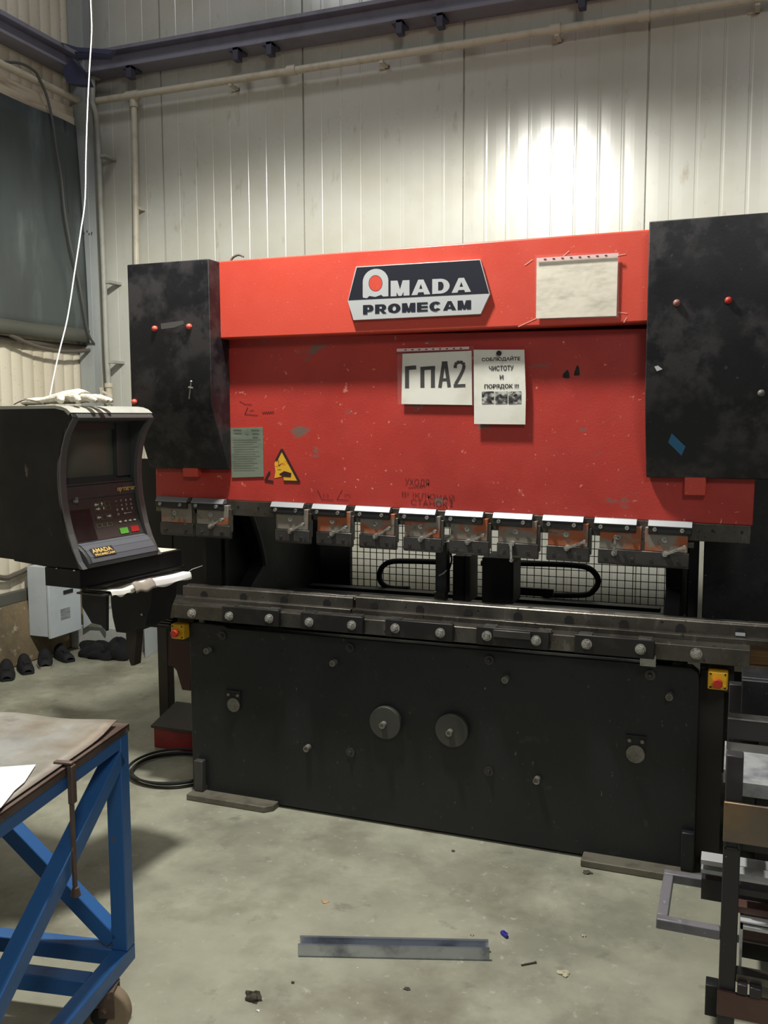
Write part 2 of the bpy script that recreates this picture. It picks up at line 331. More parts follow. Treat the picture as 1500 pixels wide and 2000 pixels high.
obj('pipe_elbow', MB().tube([(-4.35, 5.47, 3.795), (-4.34, 5.5, 3.796), (-4.30, 5.51, 3.80), (-4.26, 5.5, 3.80)], .028), 'pipe', t)
t = thing('drop_pipe', 'cream vertical pipe dropping behind the left black cover', 'pipe', (-3.96, 5.51, 1.5))
obj('pipe', MB().tube([(-3.955, 5.52, 3.80), (-3.96, 5.52, 3.3), (-3.975, 5.52, 2.6), (-3.98, 5.52, .9)], .021, 14), 'pipe', t)
obj('tee_fitting', MB().cyl((-4.0, 5.51, 3.803), (-3.91, 5.51, 3.803), .033).cyl((-3.955, 5.52, 3.80), (-3.955, 5.52, 3.73), .029), 'pipe', t)
p = WY(268, 406, 5.52); obj('wall_clip', MB().box(p.x-.03, p.x+.012, 5.515, 5.6, p.z-.008, p.z+.008), 'pipe', t)
t = thing('riser_pipe', 'thin grey pipe beside the corner column with a valve at its foot', 'pipe', (-4.22, 5.48, 1.5))
pts = [WY(193, 152, 5.56), WY(181, 152, 5.5), WY(181, 175, 5.45), WY(180, 200, 5.44), WY(187, 220, 5.46), WY(191, 260, 5.48), WY(197, 400, 5.48), WY(203, 540, 5.48), WY(208, 680, 5.48), WY(212, 750, 5.48), WY(214, 800, 5.48), WY(218, 900, 5.48)]
obj('pipe', MB().tube(pts, .018, 12), 'pipeg', t)
for px, py in ((196, 305), (206, 551), (212, 707)):
    p = WY(px, py, 5.48); obj('wall_clip', MB().box(p.x-.005, p.x+.05, 5.47, 5.6, p.z-.009, p.z+.009), 'pipeg', t)
p = WY(213, 765, 5.48)
v = obj('valve', MB().cyl(p+Vector((0, 0, .06)), p+Vector((0, 0, .03)), .03).cyl(p+Vector((0, 0, .03)), p-Vector((0, 0, .07)), .022).cyl(p-Vector((0, 0, .02)), p-Vector((0, 0, .055)), .032, 6).cyl(p-Vector((0, 0, .07)), p-Vector((0, 0, .09)), .027), 'pipe', t)
obj('valve_lever', MB().box(p.x-.05, p.x-.03, 5.44, 5.46, p.z-.03, p.z+.03).cyl((p.x-.04, 5.45, p.z), (p.x, 5.47, p.z-.02), .012), 'pipe', v)

# ---- hangers under the beams
hg = [(257, 140, 'far left'), (465, 105, ''), (530, 92, ''), (783, 47, ''), (862, 38, ''), (1138, 0, '')]
labs = ['dark hanger bracket under the wall beam right beside the corner', 'dark hanger bracket, left one of the closer pair above the pipe on the left',
        'dark hanger bracket, right one of the closer pair above the pipe on the left', 'dark hanger bracket above the middle of the pipe, left one of its pair',
        'dark hanger bracket above the middle of the pipe, right one of its pair', 'dark hanger bracket at the top edge above the right part of the pipe']
for (px, py, _), lb in zip(hg, labs):
    p = WY(px, py, 5.46)
    tag(obj('beam_hanger', MB().box(p.x-.02, p.x+.02, 5.42, 5.48, 3.89 if px != 1138 else 3.87, 3.97).box(p.x-.05, p.x+.02, 5.42, 5.55, 3.95, 3.97), mat('dark_bracket', (72, 72, 88), .6), bevel=.003), lb, 'bracket', 'hangers under the wall beam')
t = thing('corner_bracket', 'dark bracket plate jutting from the beams in the corner', 'bracket', (-4.2, 5.3, 3.95))
dk = mat('dark_blue_bracket', (66, 70, 96), .55)
p0 = WY(118, 84, 5.1)
obj('top_plate', MB().prism([WY(118, 82, 5.2), WY(150, 92, 5.1), WY(222, 97, 5.1), WY(213, 106, 5.1), WY(150, 100, 5.1)], (0, .02, .0)), dk, t)
obj('web_plate', MB().prism([WY(145, 101, 5.15), WY(150, 113, 5.15), WY(212, 114, 5.15), WY(222, 97, 5.15), WY(213, 106, 5.15), WY(150, 101, 5.15)], (0, .03, 0)), dk, t)
obj('gusset', MB().prism([WY(122, 135, 5.2), WY(140, 112, 5.2), WY(160, 140, 5.2), WY(172, 165, 5.2), WY(150, 165, 5.2), WY(130, 162, 5.2)], (0, .06, 0)), dk, t)

# ---- curtain on the left wall
yc0, yc1 = WX(178, 668, -4.3).y, -2.6
def curt(u, v):
    y = yc0-(yc0-yc1)*u + (0 if u > .02 else -.06*v); z = 2.145+(3.60-2.145)*v + (.03*math.sin(u*24) if v < .01 else 0)
    return (-4.32+.018*math.sin(u*70+1.2*math.sin(v*3))*(1-.5*v)+.01*math.sin(u*31), y, z)
t = thing('tarpaulin_curtain', 'dark grey green tarpaulin curtain hanging on the left wall', 'curtain', (-4.32, 3, 2.1))
obj('sheet', MB().grid(curt, 220, 12), 'curtain', t, smooth='curtain', solid=.003)
obj('hem', MB().grid(lambda u, v: (curt(u, v*.06)[0]+.004, curt(u, 0)[1], 2.135+.09*v), 220, 2), mat('tarpaulin_hem', (84, 84, 76), .5), t, smooth='curtain', solid=.003)
# cables
def spl(pts, n=8):
    pts = [Vector(p) for p in pts]; out = []; P = [pts[0]]+pts+[pts[-1]]
    for i in range(1, len(P)-2):
        for k in range(n):
            t_ = k/n; a, b_, c, d = P[i-1:i+3]
            out.append(.5*((2*b_)+(c-a)*t_+(2*a-5*b_+4*c-d)*t_*t_+(3*b_-a-3*c+d)*t_**3))
    return out+[pts[-1]]
ys = 4.2
tag(obj('hanging_cable', MB().tube(spl([WY(175, -60, 3.6), WY(177, 0, 3.6), WY(179, 60, 3.6), WY(175, 130, 3.58), WY(171, 210, 3.55), WY(168, 300, 3.5), WY(166, 390, 3.42), WY(158, 450, 3.3), WY(146, 530, 3.2), WY(132, 620, 3.08), WY(115, 690, 2.98), WY(104, 740, 2.92), WY(97, 778, 2.86), WY(95, 788, 2.80)]), .0027, 8), 'cable'), 'thin white cable hanging from above down to the back of the console', 'cable')
tag(obj('wall_cable', MB().tube(spl([WX(-60, 108, -4.34), WX(0, 120, -4.34), WX(40, 124, -4.33), WX(66, 138, -4.32), WX(76, 152, -4.32), WX(92, 190, -4.3), WX(103, 240, -4.26), WX(110, 290, -4.24), WX(120, 350, -4.24), WX(126, 410, -4.24), WX(138, 480, -4.24), WX(152, 540, -4.24), WX(163, 600, -4.24), WX(172, 650, -4.26), WX(184, 672, -4.28)]), .0085, 8), mat('dark_grey_cable', (84, 84, 82), .6)), 'grey brown cable drooping down over the right part of the dark curtain', 'cable')
tag(obj('cable_bundle', MB().tube(spl([WX(-120, 640, -4.37), WX(0, 659, -4.37), WX(60, 668, -4.37), WX(120, 674, -4.37), WX(186, 680, -4.36)]), .016, 8).tube(spl([WX(-100, 660, -4.32), WX(0, 650, -4.32), WX(25, 657, -4.32), WX(70, 676, -4.32), WX(120, 686, -4.32), WX(165, 685, -4.32), WX(186, 682, -4.33)]), .013, 8), 'cabled'), 'sagging pair of grey cables just below the hem of the curtain', 'cable')
tag(obj('wall_cable', MB().tube(spl([WX(-80, 1100, -4.38), WX(0, 1128, -4.37), WX(30, 1122, -4.37), WX(60, 1108, -4.38), WX(90, 1092, -4.39)]), .018, 8), 'cabled'), 'thick cable looping low on the left wall behind the console', 'cable')

# ---- wall cabinet on left wall, low
t = thing('wall_cabinet', 'pale blue grey metal cabinet low on the left wall under the console', 'cabinet', (-4.2, 5.0, .1))
ya, yb_ = WX(99, 1240, -4.15).y, WX(160, 1235, -4.15).y; zt = WX(130, 1100, -4.15).z; zb = WX(104, 1247, -4.15).z
obj('door', MB().box(-4.17, -4.15, ya, yb_, zb, zt), 'cabinet', t, bevel=.004)
obj('body', MB().box(-4.33, -4.175, ya+.01, yb_-.01, zb+.01, zt-.005), 'cabinet', t)
p = WX(133, 1155, -4.148); obj('handle_slot', MB().box(-4.151, -4.144, p.y-.045, p.y+.045, p.z-.012, p.z+.012), 'ink', t)
p = WX(128, 1198, -4.148); obj('label_plate', MB().box(-4.151, -4.147, p.y-.045, p.y+.045, p.z-.035, p.z+.035), mat('grey_label', (142, 146, 148), .6, layers=((40, .5, .6, (110, 112, 114), 3, (1, .2, 3)),)), t)
# leaning sheet beside it
tag(obj('leaning_sheet', MB().prism([WY(161, 1150, 5.08), WY(206, 1150, 5.08), WY(206, 1234, 5.08), WY(196, 1219, 5.08), WY(178, 1218, 5.08), WY(163, 1228, 5.08)], (0, .012, 0)), 'cabinet', bevel=.002), 'pale sheet leaning behind the plinth under the console', 'panel')
tag(obj('white_board', MB().prism([WZ(284, 1286), WZ(330, 1256), WZ(330, 1256)+Vector((0, 0, .42)), WZ(284, 1286)+Vector((0, 0, .42))], (-.015, .015, 0)), 'cabinet', bevel=.002), 'pale grey board standing on the floor left of the machine', 'board')
# shoes and cloth
def shoe(px, py, L, rot, lab, pale=False):
    p = Vector((px, py, 0)); t = thing('shoe', lab, 'shoe', p, 'shoes left along the concrete base')
    X = Matrix.Translation(p) @ Matrix.Rotation(rot, 4, 'Z')
    def up(u, v):
        # upper: heel to toe loft, arch cross-section
        x = (u-.5)*L; h = (.062+.03*math.exp(-((u-.18)/.16)**2))*(1-.45*u)*(1 if u < .93 else .55); wd = L*.17*(1+.25*math.sin(math.pi*min(1, u*1.1)))*(1 if .03 < u < .97 else .6)
        a = math.pi*v; return (x, wd*math.cos(a), .012+h*math.sin(a)**.8 if 0 < v < 1 else .012)
    s_ = MB(X).grid(up, 16, 12)
    u_ = obj('upper', s_, 'shoe', t)
    obj('sole', MB(X).prism([((q-.5)*L*1.02, sgn*L*.18*(1+.25*math.sin(math.pi*min(1, q*1.1)))*(1 if .03 < q < .97 else .7), 0) for sgn, rng in ((1, range(11)), (-1, range(10, -1, -1))) for q in [k/10 for k in rng]], (0, 0, .016)), 'sole' if pale else 'rubber', t)
    obj('laces', MB(X).box(-.01, .05, -.018, .018, .055, .064), 'ink', t)
    return t
shoe(-4.17, 4.86, .22, R_(-30), 'dark slip-on shoe, right-hand one of the row by the concrete base')
shoe(-4.19, 4.70, .23, R_(-48), 'dark shoe with a pale sole, second from the right by the concrete base', True)
shoe(-4.21, 4.545, .22, R_(-40), 'black shoe by the concrete base, left of the pale-soled one')
shoe(-4.22, 4.39, .23, R_(-46), 'black shoe at the left picture edge by the concrete base')
c = WZ(205, 1284)
b = MB().blob(c+Vector((-.07, 0, .03)), .13, .07, .07, seed=3, k=.2, flat=-.03).blob(c+Vector((.09, .02, .035)), .10, .08, .085, seed=5, k=.22, flat=-.035).blob(c+Vector((.0, -.02, .02)), .12, .06, .05, seed=8, k=.2, flat=-.02)
tag(obj('dark_rag', b, 'cloth'), 'crumpled black cloth on the floor in front of the pale plinth', 'cloth')

# ================================================================ PRESS BRAKE
PB = thing('press_brake', 'red and black press brake machine standing along the back wall', 'machine', (-1.11, 3.6, 0))
YBED, YRAM, YCOV, YCAP = 3.255, 3.30, 3.235, 3.155
# bed plate
z_t = .742
pts = [(-2.135, .012), (-.098, .012), (-.098, .70), (-.103, .728), (-.125, .745), (-1.95, z_t-.003), (-1.965, z_t+.006), (-2.10, z_t+.008), (-2.128, z_t), (-2.135, .715)]
obj('bed_plate', MB().prism_xz(pts, YBED, YBED+.05), 'bed', PB, bevel=.004)
# side frames (C shaped)
def cframe(x0, x1, mt):
    pts = [(3.31, .03), (3.31, .80), (3.60, .84), (3.73, .93), (3.68, 1.06), (3.61, 1.18), (3.54, 1.28), (3.42, 1.34), (3.42, 2.16), (4.2, 2.16), (4.45, 1.9), (4.45, .03)]
    return obj('side_frame', MB().prism_yz(pts, x0, x1), mt, PB, bevel=.004)
cframe(-2.10, -2.03, M['bed']); obj('outer_plate', MB().box(-2.125, -2.11, 3.36, 4.45, .1, 1.6), 'void', PB); cframe(-.25, -.19, M['void'])
obj('frame_edge', MB().tube(spl([(-2.035, 3.745, .92), (-2.035, 3.69, 1.06), (-2.035, 3.62, 1.18), (-2.035, 3.55, 1.28)]), .012), mat('painted_light_streak', (92, 92, 90), .4, .3), PB)  # paler tube paints the lit streak along the throat edge
xr = WY(1410, 1500, 3.30).x
obj('side_frame_face', MB().box(-.10, xr, 3.30, 3.345, .05, .73), 'frame', PB, bevel=.003)
obj('lower_rear_plate', MB().box(-2.03, -.25, 4.25, 4.28, .1, .715), 'void', PB)
# ram cover, upper frame
zc1 = 1.6+.622*YCOV/3.255; zc0 = 1.6+.3175*YCOV/3.255
xcl = WY(407, 505, YCAP).x; xcr = WY(1268, 435, YCAP).x
obj('ram_cover', MB().box(xcl-.01, xcr+.01, YCOV, 3.62, zc0, zc1), 'red', PB, bevel=.006)
obj('upper_beam', MB().box(-2.2, 0, 3.40, 3.66, 1.45, zc0+.02), 'redbox', PB)
# ram, tilted by a fraction of a degree as in the photo
P0 = WY(305, 970, YRAM); P1 = WY(1470, 1027, YRAM); RL = (P1-P0).length; ang = math.atan2(P1.z-P0.z, P1.x-P0.x)
RX = Matrix.Translation(P0) @ Matrix.Rotation(-ang, 4, 'Y')           # local x along the ram's lower edge, z up
RI = RX.inverted()
def rl(px, py, Y=YRAM): return RI @ WY(px, py, Y)
obj('ram', MB(RX).box(0, RL, 0, .07, 0, .66), 'redw', PB, bevel=.003)
obj('clamp_bar', MB(RX).box(0, RL-.005, -.002, .06, -.062, 0), 'steel', PB, bevel=.002)
b = MB(RX)
for px, py in ((1392, 1037), (1449, 1040), (466, 990), (505, 992)): q = rl(px, py); obj('screw_hole', MB(RX).cyl((q.x, -.0035, q.z), (q.x, .005, q.z), .005, 12), 'void', PB)
# punch holders
def lever(mb, c, a, L=.075):
    ca, sa = math.cos(a), math.sin(a)
    mb.cyl((c[0], c[1], c[2]), (c[0], c[1]-.02, c[2]), .010, 14)
    mb.bar((c[0], c[1]-.022, c[2]), (c[0]+L*ca, c[1]-.028, c[2]+L*sa), .008, .011, (0, -1, 0))
    mb.cyl((c[0]+L*ca, c[1]-.034, c[2]+L*sa), (c[0]+L*ca, c[1]-.018, c[2]+L*sa), .0065, 12)
starts = [.023, .197]+[.568+.1828*i for i in range(9)]
angs = [28, 28, 28, 26, 32, 30, 26, -86, 24, 86, 25]
for i, (s0, a) in enumerate(zip(starts, angs)):
    wd = .142 if i > 1 else .15
    X = RX @ Matrix.Translation((s0, 0, 0)); m_ = .018*(1 if i != 10 else -.6)
    h = obj('punch_holder', MB(X).box(m_, wd+m_, -.024, 0, -.103, -.02), 'rust', PB, bevel=.002)
    obj('clamp_strip', MB(X).prism_yz([(-.03, -.042), (-.036, -.036), (-.036, -.014), (-.022, .002), (-.0025, .002), (-.0025, -.042)], 0, wd), mat('clamp_black', (34, 34, 36), .4), h, bevel=.0015)
    obj('strip_top', MB(X).prism_yz([(-.0385, -.0145), (-.0385, -.0125), (-.024, .005), (-.003, .005), (-.003, -.0145)], -.001, wd+.001), mat('milled_steel', (142, 144, 147), .5, .7), h, label='bright milled top edge of the clamp strip')
    obj('tool_adapter', MB(X).prism_yz([(-.026, -.104), (-.026, -.150), (-.018, -.159), (-.004, -.159), (0, -.15), (0, -.104)], m_-.004 if i != 10 else m_-.01, wd+m_+.006), 'steeld', h, bevel=.002)
    side = MB(X).box(wd+m_, wd+m_+.012, -.02, -.004, -.13, -.036) if i != 10 else MB(X).box(wd+m_, wd+m_+.02, -.018, -.004, -.085, -.066)
    obj('side_stop', side, 'steel', h, bevel=.001)
    for u in (.022, wd-.03):
        q = MB(X).cyl((u, -.036, -.025), (u, -.041, -.025), .0072, 16).ring((u, -.041, -.025), (0, -1, 0), .0068, .0035, .0015, 16)
        obj('bolt', q, 'bolt', h)
        obj('bolt', MB(X).cyl((u+m_, -.026, -.135), (u+m_, -.031, -.135), .0062, 14).ring((u+m_, -.031, -.135), (0, -1, 0), .006, .003, .0015, 14), 'steeld', h)
    obj('bolt', MB(X).cyl((wd*.46+m_, -.024, -.062), (wd*.46+m_, -.026, -.062), .012, 6).ring((wd*.46+m_, -.026, -.062), (0, -1, 0), .0075, .004, .004, 16), 'bolt', h)
    if i != 0:
        c_ = (wd*.5+m_, -.024, -.108) if a < 60 and a > -60 else (wd*.38+m_, -.024, -.115 if a > 0 else -.105)
        lb = MB(X); lever(lb, c_, R_(a), .068 if abs(a) < 60 else .058); obj('lever', lb, 'bolt', h)

# caps over the cylinders
capz1 = 1.6+.635*YCAP/3.255
xcl0 = WY(248, 515, YCAP).x; xr1 = xcr+.395
zs = WY(330, 793, YCAP).z; zbt = WY(440, 916, YRAM-.025).z
def cap(x0, x1, z1, name):
    pts = [(YCAP, z1), (YCAP, zs), (YRAM-.03, zbt), (YRAM+.02, zbt-.003), (3.62, zbt), (3.62, z1)]
    pts = [(YCAP, z1), (YCAP, zs), (YRAM-.03, zbt), (YRAM-.012, zbt-.003), (YRAM-.004, zbt+.01), (YRAM-.004, 1.88), (3.62, 1.88), (3.62, z1)]
    return obj(name, MB().prism_yz(pts, x0, x1), 'blackc', PB, bevel=.003)
cl = cap(xcl0, xcl, capz1, 'cylinder_cover'); cr_ = cap(xcr, xr1, capz1+.012, 'cylinder_cover')
def button(px, py, parent, mt, r=.0115, Y=YCAP):
    p = WY(px, py, Y)
    b = MB()
    for k in range(5):
        a0, a1 = math.pi/2*k/5, math.pi/2*(k+1)/5
        b.cyl((p.x, Y-.004-.011*math.sin(a0), p.z), (p.x, Y-.004-.011*math.sin(a1), p.z), r*math.cos(a0), 18, r*math.cos(a1) if k < 4 else .001, cap=False)
    b.cyl((p.x, Y, p.z), (p.x, Y-.0045, p.z), r, 18)
    return obj('plastic_cap', b, mt, parent)
for px, py in ((303, 642), (370, 638), (263, 785)): button(px, py, cl, 'cap')
button(1322, 592, cr_, 'capd'); button(1423, 587, cr_, 'button'); button(1487, 768, cr_, mat('grey_cap', (96, 92, 90), .5))
for par, hs in ((cl, ((307, 745), (373, 746))), (cr_, ((1317, 720), (1418, 718)))):
    for px, py in hs: p = WY(px, py, YCAP); obj('screw_hole', MB().cyl((p.x, YCAP-.0006, p.z), (p.x, YCAP+.004, p.z), .006, 14), 'void', par)
obj('tape_patch', MB().prism([WY(314, 632, YCAP), WY(358, 626, YCAP), WY(359, 633, YCAP), WY(340, 640, YCAP), WY(315, 643, YCAP)], (0, -.0006, 0)), 'dust', cl)
obj('screwdriver', MB().cyl(WY(373, 747, YCAP-.03), WY(369.5, 779, YCAP-.02), .0028).bar(WY(368, 756, YCAP-.03), WY(377, 757.5, YCAP-.03), .004, .006).blob(WY(373.5, 745.5, YCAP-.03), .005, .005, .005, 8, 0), 'bolt', cl, label='small bright cross shaped key')
YS = YCAP+(YRAM-.03-YCAP)*.62
def slantY(z): return YCAP+(YRAM-.03-YCAP)*(zs-z)/(zs-zbt)
def onslant(px, py):
    Y = YS
    for _ in range(12): p = WY(px, py, Y); Y = slantY(p.z)
    return WY(px, py, Y)-Vector((0, .0015, 0))
obj('blue_sticker', MB().prism([onslant(1312, 846), onslant(1339, 872), onslant(1331, 890), onslant(1305, 864)], (0, -.0006, 0)), 'tape', cr_)
obj('paint_chip', MB().prism([WY(1278, 716, YCAP), WY(1285, 714, YCAP), WY(1294, 721, YCAP), WY(1283, 725, YCAP)], (0, -.0006, 0)), 'silver', cr_)
# red stop blocks under the covers
for (a, b_, c, d) in ((357, 386, 918, 932), (1337, 1378, 936, 968)):
    p, q = WY(a, c, YRAM-.03), WY(b_, d, YRAM-.03); obj('stop_block', MB().box(p.x, q.x, YRAM-.03, YRAM+.01, q.z, p.z+.02), 'red', PB, bevel=.003)
# bits on top of the cover
p = WY(902, 474, 3.45); obj('top_lug', MB().box(p.x-.013, p.x+.013, 3.44, 3.47, zc1, zc1+.02), 'void', PB)
p = WY(950, 470, 3.45); obj('top_lug', MB().box(p.x-.013, p.x+.013, 3.44, 3.47, zc1, zc1+.022), 'void', PB)
obj('top_cable', MB().tube(spl([WY(450, 512, 3.5), WY(455, 503, 3.5), WY(465, 498, 3.5), WY(474, 500, 3.5), WY(474, 503, 3.5)]), .005), 'cabled', PB)

# maker's plate
Yp = YCOV-.014
def px2(Y, n=0): return lambda x, y: WY(x, y, Y)
upper = [(695, 521), (938, 506.5), (957, 574.5), (679, 588)]; lower = [(679, 588), (957, 574.5), (939, 613.5), (690, 625.5)]
LG = obj('maker_plate', MB().prism([WY(x, y, Yp) for x, y in (upper[0], upper[1], upper[2], lower[2], lower[3], upper[3])], (0, .012, 0)), 'silver', PB, bevel=.001)
obj('upper_field', MB().prism([WY(x, y, Yp) for x, y in ((697, 522.5), (937, 508), (955, 573), (680.5, 586.5))], (0, -.0005, 0)), 'navy', LG)
Yl = Yp-.0007
def lmap(x, y): return WY(x, y, Yl)
LK = [0]
def logo_letters(mb, word, x0, x1, top0, bot0, top1, bot1, wt, ws):
    """heavy block letters; the word fills the slanting strip between the two ends"""
    tot = sum(ws)+.10*(len(ws)-1); x = 0
    def mp(u, v):
        t_ = u/tot; px = x0+(x1-x0)*t_; top = top0+(top1-top0)*t_; bot = bot0+(bot1-bot0)*t_; return lmap(px, bot+(top-bot)*v)
    for ch, w_ in zip(word, ws):
        def q(*pts):
            LK[0] += 1; mb._a([mp(x+u*w_, v)-Vector((0, .00002*(LK[0] % 40), 0)) for u, v in pts], [tuple(range(len(pts)))])
        s = wt/w_; h = wt*.9
        def arc(cx, cy, rx, ry, a0, a1, tx, ty, n=14):
            for i in range(n):
                a, b2 = R_(a0+(a1-a0)*i/n), R_(a0+(a1-a0)*(i+1)/n)
                q((cx+rx*math.cos(a), cy+ry*math.sin(a)), (cx+rx*math.cos(b2), cy+ry*math.sin(b2)), (cx+(rx-tx)*math.cos(b2), cy+(ry-ty)*math.sin(b2)), (cx+(rx-tx)*math.cos(a), cy+(ry-ty)*math.sin(a)))
        if ch == 'M':
            q((0, 0), (s, 0), (s, 1), (0, 1)); q((1-s, 0), (1, 0), (1, 1), (1-s, 1))
            q((0, 1), (s*1.15, 1), (.5, .42), (.5, -.0), (.42, 0)); q((1, 1), (1-s*1.15, 1), (.5, .42), (.5, 0), (.58, 0))
        elif ch == 'A':
            q((0, 0), (s, 0), (.5+s*.05, .78), (.62, 1), (.36, 1)); q((1, 0), (1-s, 0), (.5-s*.05, .78), (.38, 1), (.64, 1)); q((.22, .16), (.78, .16), (.70, .38), (.30, .38))
        elif ch == 'D':
            q((0, 0), (s, 0), (s, 1), (0, 1)); q((0, 0), (.5, 0), (.5, h*.75), (0, h*.75)); q((0, 1), (.5, 1), (.5, 1-h*.75), (0, 1-h*.75)); arc(.48, .5, .52, .5, -90, 90, s, h*.75)
        elif ch == 'P':
            q((0, 0), (s, 0), (s, 1), (0, 1)); q((0, 1), (.62, 1), (.62, .79), (0, .79)); q((0, .28), (.62, .28), (.62, .48), (0, .48)); arc(.62, .64, .38, .36, -90, 90, s, .2)
        elif ch == 'R':
            q((0, 0), (s, 0), (s, 1), (0, 1)); q((0, 1), (.60, 1), (.60, .79), (0, .79)); q((0, .32), (.60, .32), (.60, .52), (0, .52)); arc(.60, .66, .38, .34, -90, 90, s, .2)
            q((.42, .36), (.72, .36), (1.02, 0), (.68, 0))
        elif ch == 'O': arc(.5, .5, .5, .52, 0, 360, s, .24, 28)
        elif ch == 'C': arc(.52, .5, .5, .52, 38, 322, s, .24, 24)
        elif ch == 'E':
            q((0, 0), (s, 0), (s, 1), (0, 1))
            for v0 in (0, .39, .79): q((0, v0), (1, v0), (1, v0+.21), (0, v0+.21))
        x += w_+.10
b = MB(); logo_letters(b, 'MADA', 763, 920, 548.5, 579, 542, 570, .30, (.95, .95, .88, .98))
obj('lettering', b, 'silver', LG)
b = MB(); logo_letters(b, 'PROMECAM', 709, 920, 596, 614, 586, 604, .30, (.72, .78, .86, .92, .74, .84, .90, .92))
obj('lettering', b, 'navy', LG)
# arch shaped initial: ring-topped A with notched foot
b = MB(); c0, c1 = 708.5, 758.5
def ay(x): return -(x-733)*.055
outer = [(c0, 580+ay(c0))]+[(733.5-25*math.cos(R_(a)), 549.5-24.5*math.sin(R_(a))+ay(733.5-25*math.cos(R_(a)))) for a in range(0, 181, 12)]+[(c1, 580+ay(c1)), (747, 580+ay(747)), (746, 576+ay(746)), (733, 580), (720, 577+ay(720)), (719, 582+ay(719))]
n = len(outer)
inner = [(733.5-13.5*math.cos(R_(a)), 553.5-16*math.sin(R_(a))) for a in range(0, 361, 12)]
# fill as fan strips between outer outline and hole
def ptout(a):
    # intersect ray from the hole centre with the outline
    cx, cy = 733.5, 553.5; dx, dy = -math.cos(a), -math.sin(a); best = None
    for i in range(n):
        x1, y1 = outer[i]; x2, y2 = outer[(i+1) % n]; den = dx*(y2-y1)-dy*(x2-x1)
        if abs(den) < 1e-9: continue
        t_ = ((x1-cx)*(y2-y1)-(y1-cy)*(x2-x1))/den; u_ = ((x1-cx)*dy-(y1-cy)*dx)/den
        if t_ > 0 and -1e-6 <= u_ <= 1+1e-6 and (best is None or t_ < best): best = t_
    return cx+dx*best, cy+dy*best
K = 96
for i in range(K):
    a, c_ = 2*math.pi*i/K, 2*math.pi*(i+1)/K
    b._a([lmap(*ptout(a)), lmap(*ptout(c_)), lmap(733.5-13.5*math.cos(c_), 553.5-16*math.sin(c_)), lmap(733.5-13.5*math.cos(a), 553.5-16*math.sin(a))], [(0, 1, 2, 3)])
obj('initial', b, 'silver', LG)
b = MB(); b._a([lmap(733.5-12.6*math.cos(2*math.pi*i/40), 553.5-15*math.sin(2*math.pi*i/40)) for i in range(40)], [tuple(range(40))])
obj('red_dot', b, 'red', LG)

# data plate and warning sticker on the ram
def q4(Y, *pts): return [WY(x, y, Y) for x, y in pts]
dp = obj('data_plate', MB().prism(q4(YRAM-.004, (450, 836), (513, 834), (515, 931), (453, 933)), (0, .003, 0)), 'label', PB)
b = MB()
for x_, y_, n_ in ((456, 840, 6), (457, 846, 6), (491, 840, 6), (493, 847, 5), (494, 854, 4)):
    stroke(b, [(x_+k_*1.4, y_+(1.3 if k_ % 2 else -1.3)) for k_ in range(n_*2)], .7, px2(YRAM-.0048))
for k in range(14): stroke(b, [(455+(k % 3), 859+k*4.6), (509-(k*7 % 16), 858.5+k*4.6)], .7, px2(YRAM-.0048))
stroke(b, [(482, 839), (482, 849)], .6, px2(YRAM-.0048)); stroke(b, [(478, 848), (486, 848)], .6, px2(YRAM-.0048))
obj('print', b, mat('dim_print', (70, 76, 70), .7), dp)
ws_ = obj('warning_sticker', MB().prism(q4(YRAM-.0012, (551, 880), (584, 940), (555, 939), (553, 930), (536, 934), (538, 921), (536, 905)), (0, .001, 0)), 'yellows', PB)
b = MB(); mp = px2(YRAM-.002)
for pts, wd in (([(550, 877), (585, 942)], 4.5), ([(550, 878), (539, 900)], 4), ([(585, 941), (554, 940)], 4), ([(527, 921), (518, 938)], 4), ([(517, 938), (534, 941)], 4)): stroke(b, pts, wd, mp)
b._a([mp(555, 920), mp(569, 924), mp(568, 932), mp(553, 931), mp(545, 926)], [(0, 1, 2, 3, 4)])
stroke(b, [(543, 897), (545, 910), (550, 905)], .9, mp); stroke(b, [(542, 917), (549, 917)], .9, mp)
obj('border', b, mat('sticker_black', (50, 22, 26), .6), ws_)
# marker writing on the ram
b = MB(); Ym = YRAM-.0012
text_px(b, 'УХОДЯ', 791, 935, 838, 951, Ym, -.012, -.03); stroke(b, [(797, 953), (812, 951), (824, 952), (826, 946)], 1, px2(Ym))
text_px(b, 'ВЫКЛЮЧАЙ', 785, 961, 887, 974, Ym, -.012, -.045); text_px(b, 'СТАНОК', 803, 977, 874, 989, Ym, -.012, -.045); text_px(b, '!', 879, 976, 884, 990, Ym, .01)
obj('marker_writing', b, 'inkfade', PB)
b = MB(); mp = px2(Ym)
for pts in (([(620, 957), (629, 976), (652, 977)]), ([(668, 957), (658, 976), (681, 977)]), ([(468, 783), (478, 789), (492, 790)]), ([(484, 795), (478, 809), (504, 811)]), ([(488, 802), (496, 801)])): stroke(b, pts, 1.1, mp)
text_px(b, '(-)', 631, 963, 641, 973, Ym, -.01); text_px(b, '(+)', 673, 963, 684, 973, Ym, -.01); stroke(b, [(512+k_*2.1, 806+(2.5 if k_ % 2 else -2.5)-k_*.1) for k_ in range(12)], .9, px2(Ym))
obj('marker_sketch', b, 'inkfade', PB)
b = MB()
b.blob(WY(1107, 737, YRAM), .012, .002, .022, 8, .3, 2).blob(WY(1127, 732, YRAM), .010, .002, .026, 8, .3, 4)
obj('oil_stain', b, 'ink', PB)

